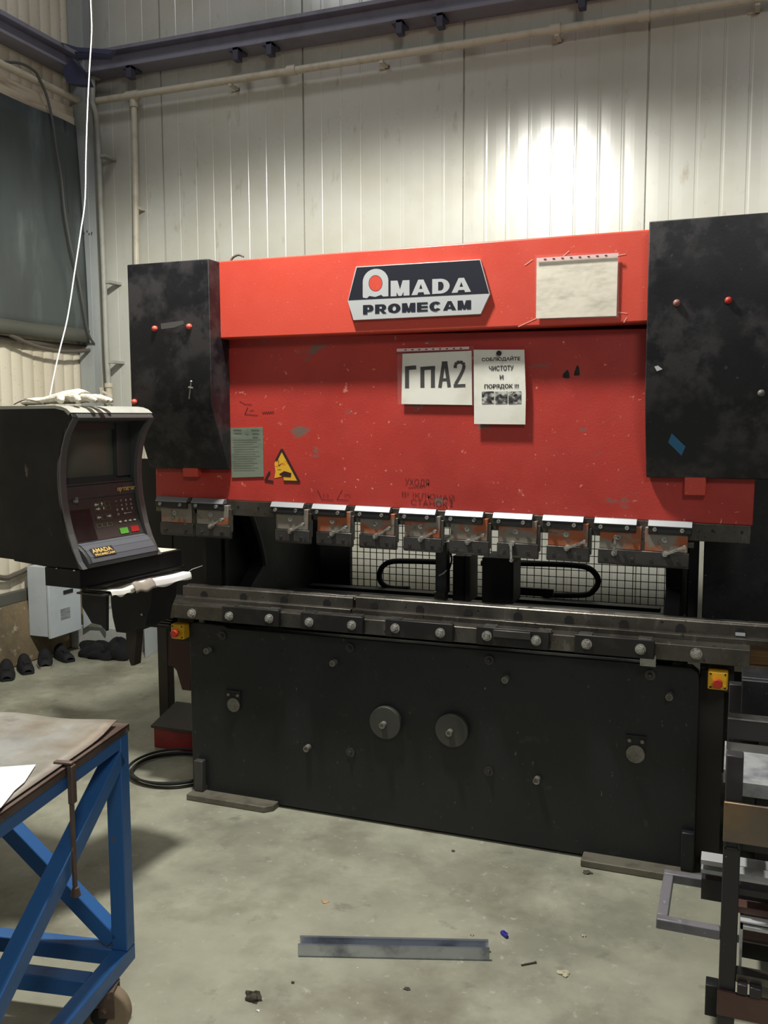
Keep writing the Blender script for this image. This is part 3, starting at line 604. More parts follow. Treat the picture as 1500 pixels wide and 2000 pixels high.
# ---- table beam, die rails
YT = 3.195
zb_ = WY(900, 1226.5, YT).z-.055   # fallback
zfr = WY(1410, 1266, YT).z; zbot = WY(1410, 1299, YT).z
xl = WY(303, 1195, YT).x; xrt = WY(1465, 1285, YT).x
obj('table_beam', MB().prism_yz([(YT, zbot), (YT, zfr), (YT+.05, zfr+.008), (3.36, zfr+.008), (3.36, zbot)], xl, xrt), 'steel', PB, bevel=.002)
Y2 = YT+.045; z2 = WY(1000, 1214, Y2).z; z1_ = zfr+.006
xj = WY(686, 1190, Y2).x; x20 = WY(357, 1165, Y2).x
obj('die_rail', MB().box(x20, xj-.004, Y2, Y2+.05, z1_, WY(520, 1178, Y2).z), 'steel', PB, bevel=.0015)
obj('die_rail', MB().box(xj+.004, .32, Y2, Y2+.05, z1_, z2), 'steel', PB, bevel=.0015)
Y3 = Y2+.03; z3 = WY(1000, 1187, Y3).z
for xa_, xb__, zz in ((WY(357, 1150, Y3).x, xj-.006, WY(520, 1155, Y3).z), (xj+.006, .32, z3)):
    obj('die_block', MB().prism_yz([(Y3, z1_), (Y3, zz-.004), (Y3+.004, zz), (Y3+.012, zz), (Y3+.018, zz-.012), (Y3+.026, zz-.012), (Y3+.032, zz), (Y3+.06, zz), (Y3+.06, z1_)], xa_, xb__), 'steel', PB, bevel=.001)
for px, py in ((398, 1161), (475, 1165), (554, 1171), (638, 1177), (731, 1182), (820, 1189), (914, 1196), (1011, 1203), (1111, 1210), (1218, 1218), (1329, 1226), (1446, 1235)):
    p = WY(px, py, Y3-.002); s_ = .0155
    k_ = obj('rail_slot', MB().box(p.x-s_, p.x+s_, Y3-.0025, Y3, p.z-.014, p.z+.006).box(p.x-s_*.6, p.x+s_*.6, Y3-.0025, Y3, p.z+.006, p.z+.013), 'void', PB)
    if px == 1446: obj('bright_shim', MB().box(p.x-s_, p.x+s_, Y3-.005, Y3-.003, p.z-.012, p.z-.001), 'silver', k_)
def hexbolt(mb, c, r, h):   # washer, hexagon head and stub pointing to the front
    mb.cyl(c, c-Vector((0, .004, 0)), r*1.35, 22); mb.cyl(c-Vector((0, .004, 0)), c-Vector((0, h, 0)), r, 6); mb.cyl(c-Vector((0, h, 0)), c-Vector((0, h+.006, 0)), r*.55, 14)
plates = [((433, 1187), (544, 1221)), ((587, 1197), (708, 1236)), ((752, 1211), (884, 1249)), ((930, 1224), (1072, 1268)), ((1122, 1241), (1278, 1286))]
bolts = [(448, 1203), (526, 1208), (604, 1215), (687, 1221), (772, 1227), (860, 1236), (951, 1242), (1047, 1251), (1146, 1258), (1251, 1268)]
YP = YT-.022
for i, ((ax, ay_), (bx_, by)) in enumerate(plates):
    a = WY(ax, (ay_+by)/2, YP); c_ = WY(bx_, (ay_+by)/2, YP); zt_ = zfr+.012; zb2 = zbot+.004
    cp = obj('clamp_plate', MB().box(a.x, c_.x, YP, YT-.001, zb2, zt_), mat('dark_clamp_plate', (42, 41, 41), .4, .4, layers=((12, .5, .7, (58, 56, 54), 6),)), PB, bevel=.002)
    for px, py in bolts[2*i:2*i+2]:
        p = WY(px, py, YP); bb = MB(); hexbolt(bb, Vector((p.x, YP, p.z)), .0135, .016); obj('bolt', bb, 'bolt', cp)
    for s_ in ((.05, .8) if i != 3 else (.1, .85)):
        x_ = a.x+(c_.x-a.x)*s_; obj('shim', MB().box(x_, x_+.045, YP+.004, YT+.02, zt_-.002, zt_+.004), 'steelb', cp)
    if i == 3:
        obj('small_bar', MB().box(a.x+(c_.x-a.x)*.25, a.x+(c_.x-a.x)*.76, YP-.014, YP, zt_-.03, zt_-.004), 'steeld', cp, bevel=.002)
for px, py in ((375, 1198), (1360, 1277)):
    p = WY(px, py, YT); bb = MB(); hexbolt(bb, Vector((p.x, YT, p.z)), .0145, .016); obj('bolt', bb, 'bolt', PB)
for px, py in ((1268, 1285),):
    p = WY(px, 1290, YT); obj('shim', MB().box(p.x-.03, p.x+.022, YT-.004, YT-.001, p.z-.02, p.z+.02), 'steelb', PB)
# bolts and discs on the bed
for px, py, wsh in ((409, 1269, 0), (654, 1293, 0), (1308, 1358, 0), (989, 1325, 0), (603, 1459, 0), (1050, 1521, 0), (435, 1241, 1), (684, 1265, 1), (956, 1289, 1), (1270, 1318, 1), (685, 1469, 1), (955, 1506, 1)):
    p = WY(px, py, YBED); bb = MB(); r = .0125
    if wsh: bb.cyl((p.x, YBED, p.z), (p.x, YBED-.006, p.z), .0185, 24).cyl((p.x, YBED-.006, p.z), (p.x, YBED-.016, p.z), .008, 14, .006)
    else: bb.cyl((p.x, YBED, p.z), (p.x, YBED-.022, p.z), r, 20).ring((p.x, YBED-.022, p.z), (0, -1, 0), r, r*.6, .005, 20)
    obj('bolt', bb, 'cast' if not wsh else 'steeld', PB)
for px, py in ((752, 1412), (882, 1427)):
    p = WY(px, py, YBED-.02); d_ = obj('round_boss', MB().cyl((p.x, YBED, p.z), (p.x, YBED-.024, p.z), .064, 48), mat('dark_disc', (66, 66, 62), .5, .2, bump=.05, bscale=80), PB, bevel=.002)
    q = WY(px-3, py+3, YBED-.03); obj('bolt', MB().cyl((q.x, YBED-.024, q.z), (q.x, YBED-.044, q.z), .012, 20).ring((q.x, YBED-.044, q.z), (0, -1, 0), .012, .007, .004, 20), 'cast', d_)
for px, py, hx, hy, r in ((456, 1377, 456, 1358, .029), (1241, 1473, 1242, 1448, .032)):
    h_ = WY(hx, hy, YBED-.004); hp = obj('flap_hinge', MB().box(h_.x-.034, h_.x+.034, YBED-.004, YBED, h_.z-.022, h_.z+.016).cyl((h_.x-.036, YBED-.006, h_.z+.018), (h_.x+.036, YBED-.006, h_.z+.018), .004, 10), 'black', PB)
    for s_ in (-.022, .022): obj('bolt', MB().cyl((h_.x+s_, YBED-.004, h_.z+.002), (h_.x+s_, YBED-.011, h_.z+.002), .0065, 12), 'cast', hp)
    p = WY(px, py, YBED-.008); obj('flap_disc', MB().cyl((p.x, YBED-.004, p.z), (p.x, YBED-.010, p.z), r, 36), 'cast', hp)
b = MB()
for px, py in ((386, 1256), (550, 1270), (725, 1286), (796, 1289), (912, 1303), (1116, 1321), (1339, 1345), (725, 1504), (914, 1531), (1113, 1560), (800, 1440)):
    p = WY(px, py, YBED); obj('screw_hole', MB().cyl((p.x, YBED-.0006, p.z), (p.x, YBED+.003, p.z), .0055, 12), 'void', PB)
# feet
fr = mat('grey_foot_steel', (104, 100, 88), .6, .2, layers=((12, .5, .7, (80, 76, 66), 6),), bump=.1, bscale=60)
for x0, x1 in ((WZ(368, 1560).x, WZ(533, 1586).x), (WZ(1134, 1692).x, WZ(1134, 1692).x+.42)):
    obj('foot_plate', MB().prism_xy([(x0, 3.185), (x1-.03, 3.185), (x1, 3.215), (x1, 3.40), (x0, 3.40)], .001, .026), fr, PB, bevel=.003)
for px0, px1, pt, pb in ((378, 396, 1485, 1546), (1331, 1355, 1626, 1692)):
    a, c_ = WY(px0, pt, YBED-.03), WY(px1, pb, YBED-.03); obj('foot_bracket', MB().box(a.x, c_.x, YBED-.03, YBED, .026, a.z), mat('grey_bracket_paint', (58, 58, 56), .5) if px0 < 500 else M['bed'], PB, bevel=.004)
# emergency stops
for px, py, nm in ((346, 1234, 0), (1402, 1330, 1)):
    Y = 3.20 if nm else 3.22; p = WY(px, py, Y); s_ = .032
    e = obj('emergency_stop', MB().box(p.x-s_, p.x+s_, Y, Y+.05, p.z-s_, p.z+s_), 'yellow', PB, bevel=.006)
    obj('stop_button', MB().cyl((p.x, Y, p.z-.004), (p.x, Y-.012, p.z-.004), .010, 20).cyl((p.x, Y-.012, p.z-.004), (p.x, Y-.028, p.z-.004), .0155, 28), 'button', e, bevel=.002)
    b = MB()
    for u in (-1, 1):
        for v_ in (-1, 1): b.cyl((p.x+u*.023, Y-.001, p.z+v_*.023), (p.x+u*.023, Y+.002, p.z+v_*.023), .0035, 10)
    obj('cover_screw', b, 'void', e)
    obj('stop_bracket', MB().box(p.x-.03, p.x+.05, Y+.05, 3.31, p.z-.05, min(zbot-.002, p.z+.05)), 'void', PB)

# ---- inside of the throat: back-gauge, mesh guard, cable loops
vd = M['void']
obj('rear_post', MB().box(WY(1305, 1100, 4.2).x, WY(1348, 1100, 4.2).x, 4.2, 4.26, .2, 1.9), vd, PB)
xg = WY(1345, 1120, 3.75).x
obj('guide_post', MB().box(xg, WY(1364, 1120, 3.75).x, 3.75, 3.78, .78, 1.45), mat('dark_grey_post', (54, 54, 54), .4, .3), PB)
x7 = WY(1373, 1120, 3.6).x
obj('right_cabinet', MB().box(x7, .75, 3.62, 4.5, .25, 1.45), 'black', PB, bevel=.004)
b = MB()
for px, py in ((1378, 1124), (1345, 1148)): p = WY(px, py, 3.62); b.blob((p.x, 3.618 if px > 1370 else 3.748, p.z), .003, .003, .003, 6, 0)
obj('rivet', b, 'silver', PB)
obj('side_guard', MB().box(-2.85, WY(337, 1100, 3.5).x, 3.5, 3.53, .82, 1.42), 'void', PB)
obj('side_guard', MB().box(WY(340, 1100, 3.5).x, -2.1, 3.5, 3.53, .80, 1.42), 'void', PB)
ym = 4.35
mx0, mx1 = WY(686, 1100, ym).x, WY(1305, 1100, ym).x; mz0, mz1 = .70, 1.42
g = obj('rear_guard', MB().box(mx0-.03, mx0, ym-.015, ym+.015, mz0, mz1).box(mx1, mx1+.03, ym-.015, ym+.015, mz0, mz1).box(mx0-.03, mx1+.03, ym-.015, ym+.015, mz1, mz1+.03).box(mx0-.03, mx1+.03, ym-.015, ym+.015, mz0-.03, mz0), vd, PB)
b = MB(); x = mx0
while x < mx1: b.box(x-.0017, x+.0017, ym-.002, ym+.002, mz0, mz1); x += .0355
z = mz0
while z < mz1: b.box(mx0, mx1, ym-.0055, ym-.002, z-.0017, z+.0017); z += .0355
obj('wire_mesh', b, vd, g)
# fill plates either side of the mesh
obj('rear_panel', MB().box(-2.03, mx0-.03, ym-.01, ym+.01, .1, 1.6), vd, PB)
obj('rear_top_panel', MB().box(-2.03, -.18, ym-.02, ym, 1.36, 2.0), vd, PB)
# back-gauge beams
zz = WY(1000, 1165, 3.9).z
obj('gauge_beam', MB().box(-2.0, WY(1338, 1200, 3.8).x, 3.8, 3.92, zz-.12, zz-.03).cyl((-2.0, 3.78, zz-.05), (-.2, 3.78, zz-.05), .014), vd, PB, bevel=.004)
obj('gauge_rail', MB().cyl((-2.0, 3.70, zz-.075), (WY(1338, 1200, 3.7).x, 3.70, zz-.075), .014), mat('dark_shaft', (60, 60, 60), .25, .9), PB)
obj('gauge_rail', MB().box(-1.95, WY(1290, 1180, 4.05).x, 4.02, 4.08, zz-.055, zz-.035), vd, PB)
def loop(pxs, Y, flip=False):
    pts = spl([WY(x, y, Y) for x, y in pxs], 8); b = MB()
    b.tube(pts, .013, 10); return b
obj('cable_chain', loop([(870, 1098), (800, 1096), (765, 1097), (748, 1106), (741, 1122), (745, 1138), (762, 1148), (800, 1150)], 4.1), 'rubber', PB)
obj('cable_chain', loop([(940, 1100), (1050, 1101), (1120, 1104), (1150, 1110), (1165, 1124), (1168, 1138), (1160, 1152), (1140, 1162), (1060, 1162)], 4.1), 'rubber', PB)
# back-gauge fingers and carriages
def pxbox(x0, y0, x1, y1, Y, dep):
    ymid = (y0+y1)/2; a = WY(x0, ymid, Y); c_ = WY(x1, ymid, Y); xm = (x0+x1)/2; return MB().box(a.x, c_.x, Y, Y+dep, WY(xm, y1, Y).z, WY(xm, y0, Y).z)
bf = obj('gauge_finger', pxbox(851, 1060, 872, 1160, 3.46, .04), 'black', PB, bevel=.003)
obj('finger_tip', MB().prism([WY(852, 1060, 3.44), WY(872, 1058, 3.44), WY(884, 1048, 3.5), WY(864, 1048, 3.5)], (0, 0, .008)), 'steelb', bf)
obj('finger_foot', pxbox(848, 1157, 868, 1174, 3.45, .05), 'steelb', bf)
obj('finger_hole', MB().cyl(WY(859, 1170, 3.449), WY(859, 1170, 3.452), .004, 12), vd, bf)
obj('finger_lever', MB().tube([WY(858, 1124, 3.44), WY(866, 1120, 3.42), WY(872, 1114, 3.44)], .003), 'silver', bf)
obj('finger_cable', MB().tube(spl([WY(876, 1062, 3.52), WY(880, 1080, 3.5), WY(882, 1095, 3.5), WY(876, 1115, 3.5)]), .004), 'rubber', bf)
obj('gauge_carriage', pxbox(884, 1086, 906, 1175, 3.6, .15), vd, PB, bevel=.003)
obj('carriage_side', pxbox(906, 1086, 918, 1175, 3.62, .12), mat('dark_grey_side', (74, 70, 66), .5, .3), PB)
obj('gauge_carriage', pxbox(941, 1090, 998, 1182, 3.6, .18), vd, PB, bevel=.003)
obj('carriage_side', pxbox(998, 1100, 1003, 1175, 3.62, .12), mat('dark_grey_side', (74, 70, 66), .5, .3), PB)
obj('carriage_plate', pxbox(1003, 1149, 1080, 1164, 4.0, .02), vd, PB)
# lower left: leg, red parts
p = WZ(321, 1410); obj('rear_leg', MB().box(p.x-.03, p.x+.03, p.y, p.y+.06, 0, .82), 'frame', PB, bevel=.003)
a = WY(332, 1250, 3.6); obj('red_bracket', MB().prism_xz([(WY(330, 1245, 3.6).x, .60), (WY(372, 1245, 3.6).x, .60), (WY(372, 1350, 3.6).x, .33), (WY(356, 1352, 3.6).x, .33), (WY(345, 1310, 3.6).x, .42), (WY(338, 1330, 3.6).x, .44), (WY(329, 1330, 3.6).x, .44)], 3.6, 3.63), mat('dark_red_brown', (62, 30, 28), .6), PB)
obj('inner_frame', MB().box(-2.10, -2.03, 3.45, 3.6, .03, .8), vd, PB)

# ---- things around the machine's foot
p = WZ(345, 1466)
t = thing('foot_pedal', 'dark red foot pedal box on the floor left of the machine', 'pedal', p)
obj('housing', MB().box(p.x-.13, p.x+.11, p.y, p.y+.2, 0, .105), 'redbox', t, bevel=.006)
obj('hood', MB().prism([(p.x-.13, p.y-.02, .105), (p.x+.11, p.y-.02, .105), (p.x+.11, p.y+.2, .16), (p.x-.13, p.y+.2, .16)], (0, 0, .012)), 'frame', t)
c = WZ(345, 1507); b = MB()
for k_, (rr, dz) in enumerate(((.21, .009), (.20, .02), (.215, .03))):
    b.tube([c+Vector((rr*math.cos(a_)*(1+.03*math.sin(a_*3+k_)), rr*.95*math.sin(a_), dz+.002*math.sin(a_*2+k_))) for a_ in [2*math.pi*i/48 for i in range(49)]], .006, 8)
tag(obj('cable_coil', b, 'rubber'), 'loose coil of black cable on the floor by the machine foot', 'cable')
# pile of thin sheets lying at the left end of the table beam
b = MB()
xs_ = xl-.0
for k_ in range(5):
    b.box(xs_-.10-.012*(k_ % 3), xs_+.03, 3.25+.01*k_, 3.42+.006*k_, zbot-.052+.0085*k_, zbot-.048+.0085*k_)
obj('sheet_support', MB().box(xs_-.09, -2.1, 3.29, 3.5, zbot-.075, zbot-.053), vd, PB)
tag(obj('sheet_stack', b, mat('dull_sheet', (104, 102, 100), .35, .8)), 'small stack of thin metal strips under the left end of the table beam', 'metal strips')

# ---- papers on the machine
def paper_px(name, pts, Y, lab, cat, mt='white', th=.0012):
    t = thing(name, lab, cat, WY(*pts[0], Y)); obj('sheet', MB().prism(q4(Y, *pts), (0, th, 0)), mt, t); return t
t = paper_px('paper_sign', [(786, 691), (921, 685), (922, 791), (784, 789)], YRAM-.012, 'white sheet in plastic pocket printed with four large black characters ending in A2', 'sign')
b = MB(); Yt = YRAM-.0123
def glyph(pts, wd, Y=Yt): stroke(b, pts, wd, px2(Y))
glyph([(795, 758.5), (795, 719), (812, 717.5)], 8); glyph([(791, 719.3), (813, 717.8)], 7.5)
glyph([(825, 757.5), (825, 717)], 8); glyph([(821, 720), (850, 718)], 7); glyph([(845.5, 757.5), (845.5, 717)], 8)
glyph([(859, 757.5), (867, 706)], 7); glyph([(877.5, 756.5), (870, 706)], 7); glyph([(863, 709), (874, 708.5)], 6); glyph([(862, 742), (876, 741.5)], 6)
glyph([(889, 719), (889.5, 712), (892, 708.5), (898, 707), (904, 708.5), (906.5, 713), (905, 722), (898, 736), (890, 750), (889, 756)], 6.5); glyph([(886, 754), (909, 753)], 6.5)
obj('lettering', b, 'ink', t)
obj('plastic_pocket', MB().prism(q4(YRAM-.016, (775, 681), (925, 676), (925, 792), (777, 790)), (0, .0006, 0)), 'film', t)
ps = obj('punched_strip', MB().prism(q4(YRAM-.0175, (775, 681), (916, 677), (916, 682), (775, 687)), (0, .0008, 0)), mat('pink_white_plastic', (222, 190, 190), .4), t)
b = MB()
for k_ in range(9): stroke(b, [(790+k_*13.5, 683.5-k_*.38), (794+k_*13.5, 683.3-k_*.38)], 2, px2(YRAM-.0185))
obj('punch_marks', b, 'inkfade', ps)
t = paper_px('paper_notice', [(925, 683), (1024, 683), (1027, 770), (1026, 829), (926, 828)], YRAM-.02, 'white notice sheet with four lines of Russian text and three small photos', 'sign')
b = MB(); Yt = YRAM-.0212
for tx, x0, y0, x1, y1 in (('СОБЛЮДАЙТЕ', 941, 696, 1016, 706), ('ЧИСТОТУ', 955, 714, 1003, 724), ('И', 976, 732, 983, 741), ('ПОРЯДОК !!!', 946, 750, 1013, 760)): text_px(b, tx, x0, y0, x1, y1, Yt, .024)
obj('lettering', b, 'ink', t)
for x0, x1 in ((941, 965), (967, 991), (993, 1018)):
    obj('printed_photo', MB()._a(q4(Yt, (x0, 765), (x1, 764), (x1, 788), (x0, 789)), [(0, 1, 2, 3)]), 'greyprint', t)
p = WY(975, 690, YRAM-.022); obj('magnet', MB().cyl((p.x, YRAM-.021, p.z), (p.x, YRAM-.031, p.z), .009, 12), 'ink', t)
t = paper_px('paper_document', [(1048, 505), (1207, 500), (1204, 617), (1047, 622)], YCOV-.008, 'crumpled cream document in a taped plastic pocket on the red top cover', 'document', mat('cream_document', (216, 210, 194), .6, layers=((9, .5, .7, (186, 180, 164), 6, (1, 1, 3)),), bump=.5, bscale=7, bdetail=3))
obj('plastic_pocket', MB().prism(q4(YCOV-.012, (1045, 498), (1210, 492), (1208, 620), (1045, 624)), (0, .0006, 0)), 'film', t)
ps = obj('punched_strip', MB().prism(q4(YCOV-.0135, (1048, 504), (1208, 494), (1208, 500), (1048, 511)), (0, .0008, 0)), mat('pink_white_plastic', (222, 190, 190), .4), t)
b = MB()
for k_ in range(8): stroke(b, [(1062+k_*17, 506.3-k_*1.05), (1067+k_*17, 506-k_*1.05)], 2.2, px2(YCOV-.0145))
obj('punch_marks', b, 'inkfade', ps)
b = MB()
for a, c_ in (((1025, 518), (1040, 507)), ((1012, 638), (1047, 622)), ((1100, 500), (1112, 490)), ((1200, 500), (1222, 496)), ((1206, 610), (1225, 612)), ((1218, 630), (1224, 620))): stroke(b, [a, c_], 2, px2(YCOV-.001))
obj('tape_strip', b, mat('tape_pink', (226, 150, 136), .4), t)

# ================================================================ CONTROL CONSOLE
O_ = Vector((-1.879, 2.30, 0)); aa = R_(5); uu = Vector((math.sin(aa), math.cos(aa), 0)); nn = Vector((math.cos(aa), -math.sin(aa), 0)); CWd = .375
CX = Matrix(((nn.x, uu.x, 0, O_.x), (nn.y, uu.y, 0, O_.y), (0, 0, 1, 0), (0, 0, 0, 1)))    # local x = outwards, y = along the width, z up
CS = thing('control_console', 'charcoal control console with dark screen and keypad on a swing arm', 'control panel', (-2.1, 2.5, 1.03))
prof = [(-.42, 1.639), (-.10, 1.639), (-.075, 1.636), (-.053, 1.629), (-.036, 1.617), (-.027, 1.603), (-.045, 1.578), (-.063, 1.55), (-.078, 1.51), (-.087, 1.471), (-.091, 1.43), (-.091, 1.391), (-.087, 1.34), (-.079, 1.296), (-.066, 1.24), (-.050, 1.195), (-.03, 1.155), (-.012, 1.134), (-.17, 1.133), (-.307, 1.142), (-.35, 1.30)]
for y0, y1 in ((0, .022), (CWd-.022, CWd)):
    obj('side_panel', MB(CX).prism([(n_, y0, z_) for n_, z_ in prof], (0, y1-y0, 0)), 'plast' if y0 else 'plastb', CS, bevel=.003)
# lighter plastic rim along the front edge of each side panel
fr_ = prof[5:18]
for y0 in (.0, CWd-.024):
    pts = fr_+[(n_-.012, z_) for n_, z_ in fr_[::-1]]; b = MB(CX)
    for i in range(len(fr_)-1):
        a, c_ = fr_[i], fr_[i+1]
        b.prism([(a[0]+.002, y0, a[1]), (c_[0]+.002, y0, c_[1]), (c_[0]-.012, y0, c_[1]), (a[0]-.012, y0, a[1])], (0, .024, 0))
    obj('rim', b, mat('grey_console_rim', (84, 84, 84), .38), CS)
mid = [(-.42, 1.639), (-.10, 1.639), (-.075, 1.636), (-.053, 1.629), (-.036, 1.617), (-.027, 1.603), (-.035, 1.595), (-.10, 1.592), (-.145, 1.585), (-.15, 1.41), (-.105, 1.385), (-.100, 1.345), (-.103, 1.340), (-.098, 1.30), (-.085, 1.255), (-.066, 1.205), (-.050, 1.20), (-.030, 1.185), (-.012, 1.165), (-.004, 1.148), (-.010, 1.134), (-.17, 1.133), (-.307, 1.142), (-.35, 1.30)]
obj('housing', MB(CX).prism([(n_, .022, z_) for n_, z_ in mid], (0, CWd-.044, 0)), 'plast', CS, bevel=.002)
obj('hood', MB(CX).prism([(n_, -.001, z_) for n_, z_ in [(-.42, 1.632)]+[(n_, z_+.0035) for n_, z_ in prof[:1]]+[(n_+.001, z_+.003) for n_, z_ in prof[1:5]]+[(-.045, 1.612), (-.062, 1.626), (-.1, 1.633)]], (0, CWd+.002, 0)), mat('painted_light_hood', (168, 168, 160), .34, layers=((5, .5, .7, (150, 150, 144), 5),)), CS)  # strong lamplight on the dark plastic top is painted in as pale grey
# screen: bezel frame and convex glass
bz = obj('screen_bezel', MB(CX).box(-.149, -.118, .022, .055, 1.405, 1.592).box(-.149, -.118, .29, CWd-.022, 1.405, 1.592).box(-.149, -.125, .055, .29, 1.565, 1.592).prism([(-.149, .03, 1.41), (-.104, .03, 1.386), (-.104, .345, 1.386), (-.149, .345, 1.41)], (0, 0, .006)), 'plast', CS, bevel=.003)
def scr(u, v): return (-.140+.012*(1-(2*u-1)**2)*(1-(2*v-1)**2), .055+.235*u, 1.408+.16*v)
obj('screen', MB(CX).grid(scr, 16, 12), 'crt', CS)
def pan(u, v, h=0):        # keypad surface: u along the width, v from top 0 to bottom 1
    z_ = 1.335-(1.335-1.208)*v
    pr_ = [(1.340, -.103), (1.30, -.098), (1.255, -.085), (1.205, -.066)]
    for (za, na), (zb3, nb) in zip(pr_[:-1], pr_[1:]):
        if zb3 <= z_ <= za: n_ = na+(nb-na)*(za-z_)/(za-zb3); nz = math.atan2(nb-na, za-zb3)
    return CX @ Vector((n_+(h+.0008)*math.cos(nz), .026+(CWd-.052)*u, z_+(h+.0008)*math.sin(nz)))
kp = obj('keypad', MB().grid(lambda u, v: pan(u, v, .0004), 4, 16), 'panel', CS)
obj('display_window', MB().grid(lambda u, v: pan(.05+.27*u, .2+.77*v, .0016), 4, 12), 'lcd', kp)
def key(u, v, du, dv, mt, nm='key', h=.002): return obj(nm, MB().grid(lambda a, c_: pan(u+du*(a-.5), v+dv*(c_-.5), h), 2, 2), mt, kp)
def keytext(mb, s_, u, v, du, dv): 
    o0 = pan(u-du/2, v+dv/2, .003); text_fit(mb, s_, o0, pan(u+du/2, v+dv/2, .003)-o0, pan(u-du/2, v-dv/2, .003)-o0)
b = MB()
for r_, row in enumerate(('7 8 9', '4 5 6', '1 2 3')):
    for c_, ch in enumerate(row.split()): keytext(b, ch, .775+.073*c_, .09+.115*r_, .022, .055)
keytext(b, '-', .70, .09, .022, .012); keytext(b, '.', .70, .205, .008, .015); keytext(b, '0', .70, .32, .022, .055); keytext(b, 'Ø', .70, .44, .03, .055)
def karrow(u, v, ang_, s_=.03, asp=1.9):
    ca, sa = math.cos(ang_), math.sin(ang_)
    P = [(1, 0), (0, .8), (0, .3), (-1, .3), (-1, -.3), (0, -.3), (0, -.8)]
    b._a([pan(u+s_*(x*ca-y*sa), v+s_*asp*(x*sa+y*ca), .003) for x, y in P], [tuple(range(7))])
karrow(.41, .12, math.pi); karrow(.49, .11, -math.pi/2, .024); karrow(.43, .235, 0); karrow(.51, .23, math.pi/2, .02); karrow(.415, .455, math.pi); karrow(.565, .45, 0)
stroke(b, [(.80, .435), (.90, .43)], .012, lambda x, y: pan(x, y, .003)); karrow(.80, .435, math.pi, .018)
for u in (.70, .78, .85, .92): karrow(u, .635, 0, .022)
obj('key_print', b, 'print', kp)
b = MB()
def frm(u0, v0, u1, v1): stroke(b, [(u0, v0), (u1, v0), (u1, v1), (u0, v1), (u0, v0)], .0045, lambda x, y: pan(x, y, .0026))
for u0 in (.375, .455): frm(u0, .06, u0+.07, .17); frm(u0+.01, .18, u0+.08, .29)
frm(.54, .06, .60, .17); frm(.55, .18, .61, .29); frm(.385, .39, .45, .52); frm(.465, .39, .52, .52); frm(.535, .39, .60, .52)
for u0 in (.36, .435, .51): frm(u0, .61, u0+.065, .70)
obj('key_outline', b, mat('dim_green_print', (112, 116, 90), .6), kp)
key(.72, .87, .12, .15, 'green', 'start_key'); key(.885, .86, .12, .15, 'redk', 'stop_key')
obj('key_switch', MB(CX).cyl((-.100, .066, 1.338), (-.090, .066, 1.340), .006, 14).box(-.096, -.086, .066, .068, 1.335, 1.352), 'bolt', CS)
lm = [(-.066, 1.2055), (-.050, 1.2015), (-.030, 1.1865), (-.012, 1.1665), (-.004, 1.150)]
b = MB(CX)
for i in range(4):
    a, c_ = lm[i], lm[i+1]; b.prism([(a[0]+.001, .034, a[1]+.001), (c_[0]+.002, .034, c_[1]+.001), (c_[0]-.004, .034, c_[1]-.003), (a[0]-.004, .034, a[1]-.003)], (0, CWd-.068, 0))
obj('wrist_rest', b, 'grey_lip', CS)
# maker's label on the wrist rest
def wr(u, v): 
    n0, z0 = -.030, 1.1865; n1, z1x = -.012, 1.1665
    return CX @ Vector((n0+(n1-n0)*v+.0026, .05+.10*u, z0+(z1x-z0)*v+.0018))
lb = obj('console_label', MB().grid(lambda u, v: wr(u, v*1.25-.15), 2, 2), 'ink', CS)
def wr2(u, v): p = wr(u, v*1.25-.15); return p+nn*.0008+Vector((0, 0, .0006))
b = MB(); o0 = wr2(.04, .55); text_fit(b, 'AMADA', o0, wr2(.92, .55)-o0, wr2(.04, .08)-o0, .03); o0 = wr2(.08, .92); text_fit(b, 'PROMECAM', o0, wr2(.95, .92)-o0, wr2(.08, .66)-o0, .03)
obj('gold_lettering', b, 'gold', lb)
b = MB(); c0_ = CX @ Vector((-.0985, .262, 1.352)); text_fit(b, 'operateur', c0_, uu*.088, Vector((-.002, 0, .02)), .03); obj('console_lettering', b, 'gold', CS)
# rear cabinet, base, shelf
obj('rear_cabinet', MB(CX).prism([(-.80, .01, 1.637), (-.40, .01, 1.637), (-.345, .01, 1.30), (-.305, .01, 1.144), (-.80, .01, 1.16)], (0, CWd-.02, 0)), 'plastb', CS, bevel=.003)
obj('base_box', MB(CX).box(-.172, -.024, .0, .50, 1.072, 1.132), 'plastb', CS, bevel=.002)
obj('shelf', MB(CX).box(-.165, -.02, .03, .515, 1.066, 1.073).box(-.17, -.03, CWd+.005, .50, 1.10, 1.108), 'plastb', CS, bevel=.001)
obj('tray', MB(CX).prism([(-.12, .08, 1.035), (.000, .08, 1.036), (.000, .08, 1.041), (-.12, .08, 1.041)], (0, .42, 0)), 'steeld', CS)
obj('base_screw', MB(CX).blob((-.046, -.001, 1.128), .004, .003, .004, 6, 0).blob((-.12, -.001, 1.13), .003, .003, .003, 6, 0), 'silver', CS)
# swing arm and junction boxes carrying the console
def polyY(pts, Y, d): return MB().prism([WY(x, y, Y) for x, y in pts], (0, d, 0))
obj('arm_gusset', polyY([(159, 1150), (207, 1150), (207, 1233), (197, 1221), (179, 1217), (160, 1184)], 2.42, .015), 'void', CS)
obj('swing_arm', polyY([(214, 1140), (298, 1128), (294, 1180), (286, 1200), (282, 1226), (262, 1230), (258, 1238), (226, 1235), (219, 1205), (216, 1180)], 2.66, .16), 'void', CS, bevel=.004)
obj('arm_foot', polyY([(246, 1236), (267, 1232), (262, 1300), (256, 1300), (247, 1275)], 2.70, .04), 'frame', CS)
p = WY(276, 1202, 2.655); obj('arm_dot', MB().blob((p.x, 2.657, p.z), .0045, .002, .007, 8, 0), 'silver', CS)
obj('front_gusset', polyY([(160, 1152), (206, 1157), (206, 1166), (160, 1160)], 2.40, .02), 'frame', CS)
